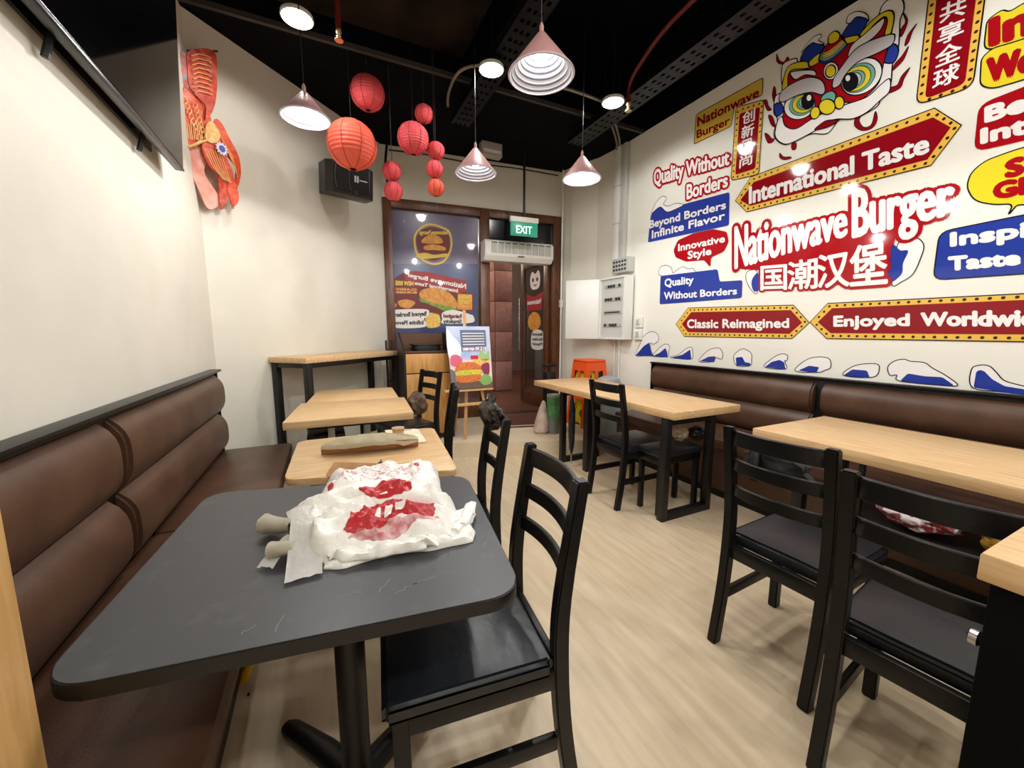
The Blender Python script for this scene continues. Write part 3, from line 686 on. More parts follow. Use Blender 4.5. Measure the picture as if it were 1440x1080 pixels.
# oak end panel by the left bench
bxo('end_panel', (XL+.002, -.375, .55, .70, 0, 1.28), OAKE, bev=.004)
tag(bpy.data.objects['end_panel'], 'tall oak-veneered end panel at the near end of the left bench', 'panel')
# ------------------------------------------------------------------ tables
def top_slab(name, corners, r, z0, z1, mt, parent, seg=6, bev=.004):
    return obj(name, prism(B(), roundpoly(corners, r, seg), z0, z1, bev), mt, parent, smooth=True)
# black pedestal table
t = thing('pedestal_table', 'square charcoal-topped table with rounded corners nearest the camera, carrying plastic bags', 'table', (0, 0, 0))
BC4 = [(-.40, .725), (.325, .615), (.43, 1.26), (-.345, 1.46)]
top_slab('tabletop', BC4, .075, .722, .7485, mat('edge_band', '0c0c0d', .4), t, 8, .002)
bk_c = Vector((sum(p[0] for p in BC4)/4, sum(p[1] for p in BC4)/4))
obj('laminate', prism(B(), [bk_c+(p-bk_c)*.994 for p in roundpoly(BC4, .075, 8)], .7485, .7503), TBLACK, t)
bxo('mounting_plate', (-.12, .16, .90, 1.14, .712, .722), BMETAL, t, .002)
obj('pole', tube(B(), [(.018, .985, .05), (.018, .985, .712)], .036, 16), BMETAL, t, smooth=True)
for a in (PI*.75-.2, PI*.25-.2, PI*1.25-.2, PI*1.75-.2):
    c, s = math.cos(a), math.sin(a)
    obj('foot', tube(B(), [(.018, .985, .07), (.018+c*.14, .985+s*.14, .062), (.018+c*.31, .985+s*.31, .035), (.018+c*.335, .985+s*.335, .03)], [.036, .034, .028, .02], 12, flat=.8), BMETAL, t, smooth=True)
# scuffs and crumbs on it
SCUFF = mat('chalk_scuff', '6c6e73', .7)
bm = B(); rr = random.Random(3)
for (cx, cy, L_, a) in ((.10, .72, .05, .4), (.07, .74, .04, .9), (.13, .73, .05, .2), (-.10, .71, .04, 1.3), (.28, .90, .035, 1.2), (.29, .93, .03, 1.6), (.0, .76, .04, -.2), (.31, .80, .02, .9), (-.15, .73, .02, .5)):
    p = [(cx+math.cos(a)*L_*k/6+rr.uniform(-.004, .004), cy+math.sin(a)*L_*k/6+rr.uniform(-.004, .004), .7506) for k in range(7)]
    ribbon(bm, p, .0022, Vector((0, 0, 1)), closed=False)
for k in range(16):
    x, y = rr.uniform(-.2, .3), rr.uniform(.76, 1.0); lathe(bm, [(0, .0), (.0018, .0008), (0, .002)], (x, y, .7503), 5)
obj('scuff_marks', bm, SCUFF, t, kind='stuff')
def oak_table(name, label, corners, zt, th, r, mt, legs, cross=None, group=None):
    t = thing(name, label, 'table', (0, 0, 0), group=group)
    top_slab('tabletop', corners, r, zt-th, zt, mt, t, 5 if r > .02 else 2)
    return t
# t4: rounded oak table behind the black one
t = oak_table('oak_table', 'oak-topped table with rounded corners just behind the charcoal table, holding the paper-wrapped tray', [(-.145, 1.485), (.42, 1.32), (.50, 1.99), (-.125, 2.0)], .75, .025, .04, OAKX, None)
obj('pole', tube(B(), [(.17, 1.70, .05), (.17, 1.70, .725)], .034, 14), BMETAL, t, smooth=True)
for a in (.1, PI/2+.1, PI+.1, 1.5*PI+.1):
    obj('foot', tube(B(), [(.17, 1.70, .06), (.17+.28*math.cos(a), 1.70+.28*math.sin(a), .03)], [.034, .02], 10), BMETAL, t, smooth=True)
# t3 near and far
t = oak_table('oak_table', 'nearer of two square-cornered oak tables pushed together before the high table', [(-.225, 2.45), (.49, 2.43), (.545, 3.03), (-.16, 3.08)], .75, .045, .006, OAKX, None)
for x in (.02, .23):
    bxo('leg', (x-.02, x+.02, 2.62, 2.66, .0, .705), GREYM, t, .003)
    bxo('leg', (x-.02, x+.02, 2.90, 2.94, .0, .705), BMETAL, t, .003)
bxo('apron', (-.10, .42, 2.60, 2.96, .66, .705), BMETAL, t, .003)
t = oak_table('oak_table', 'farther of two square-cornered oak tables pushed together before the high table', [(-.125, 3.09), (.505, 3.04), (.545, 3.62), (-.06, 3.68)], .75, .045, .006, OAKX, None)
for x in (.0, .28):
    for y in (3.2, 3.52): bxo('leg', (x-.02, x+.02, y-.02, y+.02, .0, .705), BMETAL, t, .003)
# low black unit under them
t = thing('storage_crate', 'low black crate with a chrome bar standing under the nearer oak table', 'crate', (0, 0, 0))
bxo('crate_body', (-.12, .10, 2.68, 2.88, .0, .60), BMETAL, t, .004)
bxo('crate_bar', (-.10, .08, 2.667, 2.68, .53, .55), CHROME, t, .002)
# tall table against the angled wall
u45 = Vector((1, 1, 0)).normalized(); n45 = Vector((1, -1, 0)).normalized()
PW0 = Vector((-.405, 3.705, 0))
M45 = Matrix(((u45.x, -n45.x, 0, PW0.x), (u45.y, -n45.y, 0, PW0.y), (0, 0, 1, 0), (0, 0, 0, 1)))
t = thing('high_table', 'tall narrow oak-topped bar table with black metal legs against the angled wall', 'table')
A_ = M45 @ Vector((0.0, -.01, 0)); B_ = M45 @ Vector((0.0, -.40, 0)); C_ = M45 @ Vector((1.24, -.40, 0)); D_ = M45 @ Vector((1.24, -.01, 0))
top_slab('tabletop', [A_, B_, C_, D_], .004, 1.0, 1.045, OAKX, t, 2)
for x in (.02, 1.17):
    for y in (-.06, -.39): bxo('leg', (x, x+.05, y, y+.05, 0, 1.0), BMETAL, t, .003, M45)
for x in (.02, 1.17): bxo('crossbar', (x+.005, x+.045, -.34, -.06, .96, 1.0), BMETAL, t, .003, M45)
for y in (-.06, -.39): bxo('crossbar', (.07, 1.17, y+.005, y+.045, .96, 1.0), BMETAL, t, .003, M45)
bxo('crossbar', (.07, 1.20, -.055, -.02, .12, .16), BMETAL, t, .003, M45)
# right oak tables
def right_table(label, y0, y1, near, extra=None):
    t = thing('long_oak_table', label, 'table', (2.29, (y0+y1)/2, 0)); oy = t.location.y; ox = 2.29
    x0, x1 = (1.94, 2.57) if near is None else near
    top_slab('tabletop', [(x0-ox, y0-oy), (x1-ox, y0-oy), (x1-ox, y1-oy), (x0-ox, y1-oy)], .006, .70, .75, OAK, t, 2)
    return t, ox, oy
def sled(t, ox, oy, x0, x1, y, dy, zt=.70):
    bxo('leg', (x0-ox, x0+.05-ox, y-oy, y+.05-oy, 0, zt), BMETAL, t, .003)
    bxo('leg', (x1-ox, x1+.05-ox, y-oy, y+.05-oy, 0, zt), BMETAL, t, .003)
    bxo('foot_bar', (x0+.05-ox, x1-ox, y+dy-oy, y+dy+.05-oy, .0, .05), BMETAL, t, .003)
    if dy: 
        bxo('foot_bar', (x0+.005-ox, x0+.045-ox, y+.05-oy, y+dy+.05-oy, .0, .05), BMETAL, t, .003)
        bxo('foot_bar', (x1+.005-ox, x1+.045-ox, y+.05-oy, y+dy+.05-oy, .0, .05), BMETAL, t, .003)
    bxo('crossbar', (x0+.05-ox, x1-ox, y-oy, y+.05-oy, zt-.05, zt), BMETAL, t, .003)
t, ox, oy = right_table('farther long oak table in front of the right bench, with black metal sled legs', 1.70, 3.50, None)
sled(t, ox, oy, 1.945, 2.36, 1.76, .0); sled(t, ox, oy, 2.00, 2.40, 3.05, 0)
bxo('centre_leg', (2.06-ox, 2.12-ox, 2.74-oy, 2.80-oy, 0, .70), BMETAL, t, .003)
t, ox, oy = right_table('nearer long oak table in front of the right bench, behind the two black chairs', -.60, 1.25, (2.00, 2.67))
sled(t, ox, oy, 2.12, 2.50, 1.05, 0); sled(t, ox, oy, 2.12, 2.50, -.40, 0)
# ------------------------------------------------------------------ chairs
def make_chair(label, W=.365, D=.42):
    """faces +x, stands on z=0, back posts at -x"""
    t = thing('black_chair', label, 'chair')
    w = W/2
    for s in (-1, 1):
        bm = B(); y = s*(w-.018)
        P = [(-D/2-.045, 0), (-D/2-.01, .22), (-D/2+.005, .42), (-D/2, .60), (-D/2-.045, .895)]
        sm_ = smoothpoly([Vector((a, 0, b)) for a, b in P], 4, False)
        rings = []
        for p in sm_:
            hx = .020 if p.z < .5 else .020-.004*(p.z-.5)/.38
            rings.append([bm.verts.new((p.x+a*hx, y+b*.018, p.z)) for a, b in ((-1, -1), (1, -1), (1, 1), (-1, 1))])
        for A, C in zip(rings, rings[1:]):
            for k in range(4): bm.faces.new((A[k], A[(k+1) % 4], C[(k+1) % 4], C[k]))
        bm.faces.new(rings[0][::-1]); bm.faces.new(rings[-1])
        bmesh.ops.recalc_face_normals(bm, faces=bm.faces[:])
        es = [e for e in bm.edges if len(e.link_faces) == 2 and e.calc_face_angle(0) > .9]
        bmesh.ops.bevel(bm, geom=es, offset=.004, segments=2, affect='EDGES')
        obj('leg', bm, BWOOD, t, smooth=True)
        bm = B(); box(bm, D/2-.045, D/2-.008, s*w-(.036 if s > 0 else 0), s*w+(0 if s > 0 else .036), 0, .41)
        for v in bm.verts:
            if v.co.z < .01: v.co.x -= .004; v.co.y *= .985
        bmesh.ops.bevel(bm, geom=bm.edges[:], offset=.004, segments=2, affect='EDGES')
        obj('leg', bm, BWOOD, t, smooth=True)
        bxo('stretcher', (-D/2+.01, D/2-.045, s*(w-.018)-.010, s*(w-.018)+.010, .175, .215), BWOOD, t, .003)
        bxo('apron', (-D/2+.02, D/2-.04, s*(w-.012)-.009, s*(w-.012)+.009, .36, .415), BWOOD, t, .003)
    bxo('apron', (D/2-.035, D/2-.012, -w+.03, w-.03, .36, .415), BWOOD, t, .003)
    bxo('apron', (-D/2-.005, -D/2+.018, -w+.03, w-.03, .36, .415), BWOOD, t, .003)
    bm = B(); box(bm, -D/2+.028, D/2+.012, -w-.004, w+.004, .402, .452)
    bmesh.ops.subdivide_edges(bm, edges=bm.edges[:], cuts=5, use_grid_fill=True)
    for v in bm.verts:
        if v.co.z > .44:
            k = (1-min(1, abs((v.co.x-.02)/(D/2)))**3)*(1-min(1, abs(v.co.y/w))**3); v.co.z += .017*k
            if abs(v.co.y) < w-.02: v.co.z += .0025*noise.noise(v.co*22)
    es = [e for e in bm.edges if len(e.link_faces) == 2 and e.calc_face_angle(0) > 1.0]
    bmesh.ops.bevel(bm, geom=es, offset=.014, segments=3, affect='EDGES')
    obj('seat', bm, BSEAT, t, smooth=True)
    for z0, hh_ in ((.828, .058), (.726, .048), (.622, .045)):
        bm = B(); N = 10; A = []
        xb = -D/2-.045*max(0, (z0-.56)/.32)
        for i in range(N+1):
            q = i/N*2-1; y = q*(w-.03); x = xb-.028*(1-q*q)
            A.append([bm.verts.new((x-.008, y, z0)), bm.verts.new((x+.008, y, z0)), bm.verts.new((x+.004, y, z0+hh_)), bm.verts.new((x-.010, y, z0+hh_))])
        for R1, R2 in zip(A, A[1:]):
            for k in range(4): bm.faces.new((R1[k], R1[(k+1) % 4], R2[(k+1) % 4], R2[k]))
        bm.faces.new(A[0][::-1]); bm.faces.new(A[-1])
        bmesh.ops.recalc_face_normals(bm, faces=bm.faces[:])
        es = [e for e in bm.edges if len(e.link_faces) == 2 and e.calc_face_angle(0) > 1.0]
        bmesh.ops.bevel(bm, geom=es, offset=.003, segments=1, affect='EDGES')
        obj('back_slat', bm, BWOOD, t, smooth=True)
    return t
chair0 = make_chair('black wooden slat-back chair nearest the camera, pushed under the charcoal table')
chairs = [(.31, .935, PI-.12, 0, None), 
          (.44, 1.62, PI-.2, 0, 'black slat-back chair draped with a black plastic bag, beside the rounded oak table'),
          (.52, 2.52, PI-.24, 0, 'black slat-back chair seen edge-on at the nearer square oak table'),
          (.64, 3.48, PI+.26, 0, 'black slat-back chair in front of the oak waste cabinet'),
          (2.06, 2.20, 0.0, 0, 'black slat-back chair at the farther long oak table'),
          (1.63, .79, .05, 0, 'black slat-back chair at the nearer long oak table, left of the pair'),
          (1.48, .36, .12, 0, 'black slat-back chair beside the oak-topped counter, right of the pair')]
for x, y, rz, z, lab in chairs:
    c = chair0 if lab is None else copytree(chair0)
    c.location = (x, y, z); c.rotation_euler = (0, 0, rz)
    if lab: c['label'] = lab
    c['group'] = 'black slat-back chairs'
# black padded stool next to the chair at the farther table
t = thing('padded_stool', 'backless black padded stool under the near end of the farther long table', 'stool', (2.17, 1.93, 0))
for sx in (-.17, .17):
    for sy in (-.085, .085):
        bxo('leg', (sx-.016, sx+.016, sy-.016, sy+.016, 0, .40), BWOOD, t, .003)
bxo('seat_frame', (-.19, .19, -.105, .105, .36, .41), BWOOD, t, .003)
bxo('seat', (-.20, .20, -.115, .115, .41, .455), BSEAT, t, .014)
# folded chair / frame leaning by the waste cabinet
t = thing('leaning_frame', 'narrow black frame leaning between the high table and the waste cabinet', 'frame', (.665, 4.50, 0))
for dx in (-.05, .06):
    obj('rail', tube(B(), [(dx*.6, -.05, ST+.002), (dx*.5, .05, 1.15)], .012), BMETAL, t, smooth=True)
for z in (.35, .7, 1.05): obj('rung', tube(B(), [(-.05*.55, -.05+.1*(z-.15), z), (.06*.55, -.05+.1*(z-.15), z)], .009), BMETAL, t, smooth=True)
# counter on the right
t = thing('service_counter', 'oak-topped counter end with black body at the right edge', 'counter', (.93, .20, 0))
ob = prism(B(), [(0, 0), (.29, .0), (.29, -.9), (.0, -.9)], .853, .90, .004)
obj('countertop', ob, OAK, t, smooth=True)
bxo('body', (.012, .28, -.9, -.012, 0, .853), mat('counter_black', '040405', .7, spec=.1), t, .003)
# ------------------------------------------------------------------ waste cabinet
CM = Matrix.Translation((0, 0, 0))
t = thing('waste_cabinet', 'oak-fronted waste cabinet with sloped black-edged hood below the shop window', 'cabinet', (.955, 4.05, ST))
DKP = mat('cabinet_dark_side', '1a1310', .5)
for x0_, x1_ in ((-.25, -.235), (.235, .25)):
    bm = B(); pts = [(-.17, 0), (.18, 0), (.18, 1.09), (.12, 1.09), (-.17, .91)]
    slab(bm, [Vector((x0_, a, b)) for a, b in pts], (x1_-x0_, 0, 0)); obj('side_panel', bm, DKP, t)
bxo('back_panel', (-.235, .235, .165, .18, 0, 1.08), mat('cabinet_inner', '5b3a22', .5), t, 0)
bxo('worktop', (-.235, .235, -.17, .165, .885, .905), mat('cabinet_shelf', '4a3020', .5), t, .002)
bxo('drawer_front', (-.232, .232, -.182, -.167, .69, .88), CABW, t, .002)
bxo('door', (-.232, .232, -.182, -.167, .06, .68), CABW, t, .002)
bxo('plinth', (-.235, .235, -.15, .16, 0, .06), DKP, t, 0)
bxo('carcass', (-.234, .234, -.16, .16, .06, .88), DKP, t, 0)
t = thing('black_tray', 'rounded black plastic tray lying on top of the waste cabinet', 'tray', (.965, 4.05, ST+.905))
bm = B(); prism(bm, roundpoly([(-.14, -.09), (.14, -.09), (.14, .09), (-.14, .09)], .05), .0, .055, .012); obj('tray_body', bm, mat('tray_black', '17171a', .4), t, smooth=True)
bm = B(); prism(bm, roundpoly([(-.155, -.105), (.155, -.105), (.155, .105), (-.155, .105)], .05), .055, .068, .004); obj('tray_lid', bm, mat('tray_black', '17171a', .4), t, smooth=True)
# ------------------------------------------------------------------ easel with menu board
EY = 3.72
def ez(px, py, dy=0): return at(px, py, y=EY+dy)
PINE = mat('easel_pine', 'cda06a', .5, hex2='dcb482', scale=8, stretch=(6, 6, 1))
t = thing('easel', 'pine easel holding the menu board by the doorway', 'easel')
q = ez(656, 548)
for p0, p1 in ((ez(655, 436, .03), ez(659, 553, 0)),):
    obj('mast', tube(B(), [p0+Vector((0, .05, 0)), Vector((p1.x-.01, EY+.03, .70)), Vector((1.27, EY+.02, ST+.005))], .017, 4), PINE, t)
obj('leg', tube(B(), [Vector((1.33, EY+.06, 1.15)), Vector((1.45, EY+.02, .69)), Vector((1.53, EY-.04, ST+.005))], .015, 4), PINE, t)
obj('leg', tube(B(), [Vector((1.24, EY+.06, 1.15)), Vector((1.13, EY+.02, .69)), Vector((1.06, EY-.04, ST+.005))], .015, 4), PINE, t)
obj('leg', tube(B(), [Vector((1.28, EY+.08, 1.15)), Vector((1.29, EY+.42, ST+.01))], .014, 4), PINE, t)
bxo('shelf', (1.05, 1.56, EY-.05, EY+.02, .655, .675), PINE, t, .002)
bxo('crossbar', (1.10, 1.52, EY-.01, EY+.01, .50, .53), PINE, t, .002)
# board: tilted back a little
c0 = ez(636, 545, -.05); c1 = ez(693, 543, -.05); c2 = ez(688, 455, .05); c3 = ez(626, 455, .05)
c0.z = c1.z = .682; c3.x = c0.x-.02; c2.z = c3.z = 1.30
nbd = (c1-c0).cross(c3-c0).normalized()
if nbd.y > 0: nbd = -nbd
t = tag(obj('menu_board', slab(B(), [c0, c1, c2, c3], -nbd*.012), mat('board_sky', '9fb6dd', .3, hex2='c8cfe4', scale=5)), 'colourful menu board with reversed price panel and burger, resting on the pine easel', 'sign')
def eb_(u, v, lay): return c0*(1-u)*(1-v)+c1*u*(1-v)+c2*u*v+c3*(1-u)*v+nbd*(.001*lay)
def ep(name, pts, mt, lay, sm=False):
    P = [eb_(*p, lay) for p in pts]
    return obj(name, flat(B(), smoothpoly(P) if sm else P), mt, t)
ep('ground_print', [(0, 0), (1, 0), (1, .42), (0, .50)], mat('board_pale', 'e3c8cf', .3, hex2='f0dcc0', scale=9), 1)
ep('plank_print', [(0, 0), (1, 0), (1, .10), (0, .14)], mat('board_plank', '6a5348', .3), 2)
ep('cloud_print', [(0, .5), (.25, .5), (.28, .7), (.12, .85), (.0, .95)], mat('board_white', 'eef0f6', .3), 1, True)
ep('panel_print', [(.30, .60), (.90, .60), (.90, .94), (.30, .94)], mat('board_slate', '5d6584', .3), 2)
for k in range(5): ep('stripe_print', [(.34, .70+k*.045), (.86, .70+k*.045), (.86, .715+k*.045), (.34, .715+k*.045)], PW, 3)
bm = B(); letter(bm, 'NEW MENU', [eb_(.60, .61, 3), eb_(.33, .61, 3), eb_(.33, .66, 3), eb_(.60, .66, 3)], .05); obj('lettering', bm, mat('board_pinkwhite', 'ffe6f2', .3), t); bm = B()
letter(bm, '$15.90', [eb_(.89, .61, 3), eb_(.63, .61, 3), eb_(.63, .67, 3), eb_(.89, .67, 3)], .05); obj('lettering', bm, mat('board_pinkwhite', 'ffe6f2', .3), t)
ep('tag_print', [(.50, .47), (.68, .47), (.68, .53), (.50, .53)], mat('board_crimson', 'c8203c', .3), 3)
ep('bloom_print', [(.02, .40), (.15, .36), (.30, .44), (.22, .54), (.05, .53)], mat('board_pink', 'd8607c', .3), 2, True)
ep('fries_print', [(.55, .35), (.60, .52), (.75, .47), (.95, .46), (.93, .36), (.75, .32)], PFR, 2, True)
ep('leaf_print', [(.70, .52), (.78, .62), (.85, .54), (.95, .60), (.95, .46), (.80, .44)], mat('board_leaf', '9fc07a', .3), 2, True)
ep('bun_print', [(.12, .28), (.15, .37), (.30, .42), (.55, .42), (.72, .36), (.74, .29), (.40, .27)], mat('board_bun', 'e08a3c', .3, hex2='c8502a', scale=70), 4, True)
ep('lettuce_print', [(.10, .27), (.20, .29), (.45, .30), (.74, .29), (.72, .23), (.40, .22), (.15, .22)], mat('board_lettuce', 'a8b83c', .3, hex2='e8d850', scale=60), 5, True)
ep('bun_print', [(.12, .22), (.40, .23), (.70, .22), (.68, .13), (.40, .10), (.15, .12)], mat('board_bun', 'e08a3c'), 4, True)
ep('cup_print', [(.74, .36), (.93, .40), (.92, .22), (.80, .22)], mat('board_plum', '8c2c58', .3), 5, True)
ep('leaf_print', [(.70, .15), (.80, .22), (.95, .18), (.97, .08), (.80, .04), (.70, .08)], mat('board_leaf2', '7fae62', .3), 6, True)
ep('grey_print', [(0, 0), (.1, 0), (.12, .28), (0, .33)], mat('board_grey', '6d6a78', .3), 3)  # grey patch at the lower left of the board
# ------------------------------------------------------------------ bucket, stools, bins near the door
pb = Vector((2.22, 3.56, ST))
t = thing('waste_bucket', 'slim grey and green cylinder standing on the step beside the doorway', 'bin', pb)
obj('bucket_body', lathe(B(), [(0, 0), (.062, 0), (.065, .005), (.068, .30), (.062, .30), (0, .29)]), mat('bucket_grey', '77807c', .4), t, smooth=True)
obj('bucket_band', lathe(B(), [(.0695, .18), (.0705, .18), (.0725, .42), (.0695, .42)]), mat('bucket_green', '3f8a4f', .35, hex2='6fae78', scale=25), t, smooth=True)
obj('rim', lathe(B(), [(.068, .40), (.074, .40), (.074, .425), (.066, .425), (.064, .30)]), mat('bucket_rim', 'a9b8ae', .35), t, smooth=True)
t = thing('plastic_sack', 'thin whitish plastic sack slumped on the step left of the slim grey cylinder', 'bag', (2.10, 3.62, ST))
bm = lathe(B(), [(0, 0), (.06, 0), (.085, .03), (.075, .12), (.05, .24), (.025, .34), (0, .36)], seg=18)
for v in bm.verts: v.co += Vector((noise.noise(v.co*25), noise.noise(v.co*25+Vector((9, 0, 0))), 0))*.014; v.co.x += v.co.z*.08
obj('sack_body', bm, mat('sack_pale', 'd9cdbc', .35, hex2='c8a8a0', scale=14), t, smooth=True)
t = thing('plastic_stool', 'orange square plastic stool with windowed sides standing in the right corner', 'stool', (2.80, 3.72, ST))
OR = mat('stool_orange', 'e8561c', .35)
def zz(k, z): return .19-(.19-.135)*z/.78
Zs = .78
bm = B(); box(bm, -.135, .135, -.135, .135, Zs-.03, Zs, .012); obj('seat', bm, OR, t, smooth=True)
for k in range(4):
    R_ = Matrix.Rotation(k*PI/2, 4, 'Z')
    bm = B()
    for s in (-1, 1):
        slab(bm, [R_ @ Vector(p) for p in [(s*.135, -.135, Zs-.03), (s*.085, -.135, Zs-.03), (s*.12, -.19, 0), (s*.185, -.19, 0)]], R_ @ Vector((0, .006, 0)))
    slab(bm, [R_ @ Vector(p) for p in [(-.135, -.135, Zs-.03), (.135, -.135, Zs-.03), (.14, -.142, Zs-.13), (-.14, -.142, Zs-.13)]], R_ @ Vector((0, .006, 0)))
    slab(bm, [R_ @ Vector(p) for p in [(-.02, -.138, Zs-.10), (.02, -.138, Zs-.10), (.022, -.17, .3), (-.022, -.17, .3)]], R_ @ Vector((0, .006, 0)))
    slab(bm, [R_ @ Vector(p) for p in [(-.155, -.165, .40), (.155, -.165, .40), (.16, -.17, .32), (-.16, -.17, .32)]], R_ @ Vector((0, .006, 0)))
    obj('side_frame', bm, OR, t)
t = thing('cleaning_box', 'yellow and dark box seen through the windows of the orange stool', 'box', (2.80, 3.72, ST))
bxo('box_body', (-.115, .115, -.115, .115, .0, .66), mat('yellow_box', 'd8c81e', .5, hex2='3a3a20', scale=9, contrast=(.5, .55)), t, .006)
bxo('box_lid', (-.118, .118, -.118, .118, .66, .69), mat('dark_lid', '2a2018', .5), t, .004)
t = thing('grey_bin', 'grey flap-lidded bin between the orange stool and the right bench', 'bin', (2.86, 3.44, 0))
bm = B(); prism(bm, roundpoly([(-.13, -.10), (.13, -.10), (.13, .10), (-.13, .10)], .04), 0, .68, .008); obj('bin_body', bm, mat('bin_grey', '8d9090', .45), t, smooth=True)
bm = lathe(B(), [(.17, 0), (.172, .015), (.15, .05), (.08, .075), (0, .08)], (0, 0, 0), 24)
for v in bm.verts: v.co = Vector((v.co.x*.85, v.co.y*.66, v.co.z+.68))
obj('lid', bm, mat('bin_lid', 'a0a4a6', .4), t, smooth=True)
t = thing('black_roller', 'small black handle-topped trolley peeping over the far end of the farther long table', 'trolley', (2.44, 4.02, ST))
bxo('trolley_body', (-.06, .06, -.05, .05, 0, .62), BMETAL, t, .01)
bxo('trolley_handle', (-.08, .08, -.03, .03, .68, .71), BMETAL, t, .006)
obj('stem', tube(B(), [(0, 0, .6), (0, 0, .69)], .02), BMETAL, t)
# ------------------------------------------------------------------ distribution board etc on the right wall
t = thing('distribution_board', 'white electrical distribution board with open door on the corner wall', 'electrical box')
xf = 2.99
bm = B(); box(bm, xf, XR-.025, 3.38, 3.40, 1.16, 1.86); box(bm, xf, XR-.025, 3.80, 3.82, 1.16, 1.86); box(bm, xf, XR-.025, 3.40, 3.80, 1.16, 1.18); box(bm, xf, XR-.025, 3.40, 3.80, 1.84, 1.86)
obj('casing', bm, WHITEP, t)
bxo('cover_plate', (xf+.02, xf+.03, 3.40, 3.80, 1.18, 1.84), mat('cover_grey', 'cfd0cc', .4), t, 0)
for k in range(4):
    z = 1.30+k*.145
    o = bxo('breaker_slot', (xf+.012, xf+.02, 3.44, 3.74, z, z+.045), mat('slot_pale', 'b5b6b2', .4), t, .002)
    if k != 1:
        for j in range(6):
            if (j*7+k*3) % 4: bxo('breaker', (xf+.002, xf+.012, 3.46+j*.045, 3.49+j*.045, z+.008, z+.036), mat('breaker_dark', '2e2f30', .4), o, .001)
    else: bxo('breaker', (xf+.006, xf+.012, 3.46, 3.72, z+.015, z+.028), mat('breaker_dark', '2e2f30', .4), o, .001)
dh = Vector((xf, 3.82, 0)); dd = Vector((-.28, .31, 0)).normalized(); dn = Vector((-dd.y, dd.x, 0))
MDB = Matrix(((dd.x, dn.x, 0, dh.x), (dd.y, dn.y, 0, dh.y), (0, 0, 1, 0), (0, 0, 0, 1)))
o = bxo('door', (0, .40, -.006, .006, 1.16, 1.86), WHITEP, t, .004, MDB)
bxo('latch', (.37, .385, -.016, -.006, 1.48, 1.54), GREYM, o, .002, MDB)
t = thing('wall_box', 'small grey terminal box with a perforated face above the distribution board', 'electrical box')
bxo('casing', (3.04, XR-.002, 3.40, 3.66, 1.90, 2.06), GREYM, t, .004)
bm = B()
for j in range(5):
    for k in range(3): box(bm, 3.034, 3.041, 3.43+j*.045, 3.455+j*.045, 1.925+k*.043, 1.945+k*.043)
obj('knockouts', bm, mat('slot_dark', '303234', .5), t, kind='stuff')
t = thing('isolator_switch', 'white double isolator switch at the lower right of the distribution board', 'switch')
for k in range(2):
    p = bxo('switch_plate', (XR-.035, XR-.002, 3.23, 3.34, 1.16+k*.13, 1.28+k*.13), WHITEP, t, .004)
    bxo('rocker', (XR-.042, XR-.035, 3.265, 3.305, 1.19+k*.13, 1.25+k*.13), GREYM, p, .002)
t = thing('cable_trunking', 'white vertical cable trunking rising from the distribution board to the ceiling', 'trunking')
bxo('trunk', (XR-.075, XR-.014, 3.62, 3.70, 2.06, 3.28), WHITEP, t, .002)
bxo('trunk', (XR-.055, XR-.006, 3.54, 3.60, 2.06, 3.28), mat('trunk_grey', 'c9cac6', .4), t, .002)
for z in (2.45, 2.85): bxo('joint_strap', (XR-.078, XR-.014, 3.615, 3.705, z, z+.012), GREYM, t, .001)
bm = B(); tube(bm, [(XR-.02, 3.58, 1.16), (XR-.02, 3.58, .05)], .01); tube(bm, [(XR-.02, 3.66, 1.16), (XR-.02, 3.66, .35), (XR-.02, 3.5, .30)], .008)
obj('lead', bm, WHITEP, t, smooth=True)
t = thing('doorbell_button', 'small white button on the wall strip right of the door frame', 'switch', (0, 0, 0))
pbt = Vector((2.935, 4.53, 1.62)); bxo('button_plate', (pbt.x-.03, pbt.x-.006, pbt.y-.04, pbt.y+.04, pbt.z-.05, pbt.z+.05), WHITEP, t, .004)
bxo('button', (pbt.x-.036, pbt.x-.028, pbt.y-.012, pbt.y+.012, pbt.z-.015, pbt.z+.015), GREYM, t, .002)
t = tag(obj('corner_conduit', tube(B(), [(2.90, 4.50, .16), (2.90, 4.50, 3.29)], .012), WHITEP, smooth=True), 'thin white conduit running up the corner right of the door frame', 'conduit')
# ------------------------------------------------------------------ ceiling services
TR = mat('tray_black_metal', '16161a', .35, metal=.6)
def tray(label, x0, x1, y0, y1, z):
    t = thing('cable_tray', label, 'cable tray')
    bm = B(); n = int((y1-y0)/.09)
    box(bm, x0, x0+.004, y0, y1, z, z+.06); box(bm, x1-.004, x1, y0, y1, z, z+.06)
    xs = [x0, x0+.035, x0+.06, (x0+x1)/2-.012, (x0+x1)/2+.012, x1-.06, x1-.035, x1]
    obj('side_rails', bm, TR, t)
    bm = B()
    for i in range(0, len(xs)-1, 2): box(bm, xs[i], xs[i+1], y0, y1, z, z+.003)
    for k in range(n): box(bm, x0, x1, y0+k*.09, y0+k*.09+.055, z+.0005, z+.0028)
    obj('perforated_base', bm, TR, t)
    for k in range(3):
        y = y0+(y1-y0)*(k+.5)/3
        for x in (x0+.02, x1-.02): obj('hanger_rod', tube(B(), [(x, y, z), (x, y, ZT if y < 3.37 else ZC)], .005, 6), BMETAL, t)
    bm = B(); tube(bm, [(x0+.07, y0, z+.02), (x0+.07, y1, z+.02)], .012, 6); tube(bm, [(x0+.10, y0, z+.018), (x0+.11, y1, z+.018)], .010, 6)
    obj('cables', bm, BMETAL, t)
    return t
tray('perforated black cable tray overhead, left one, near the large pendant lamp', 1.20, 1.38, .2, 3.80, 3.18)
tray('perforated black cable tray overhead, right one, nearer the mural', 2.40, 2.60, .2, 3.66, 3.18)
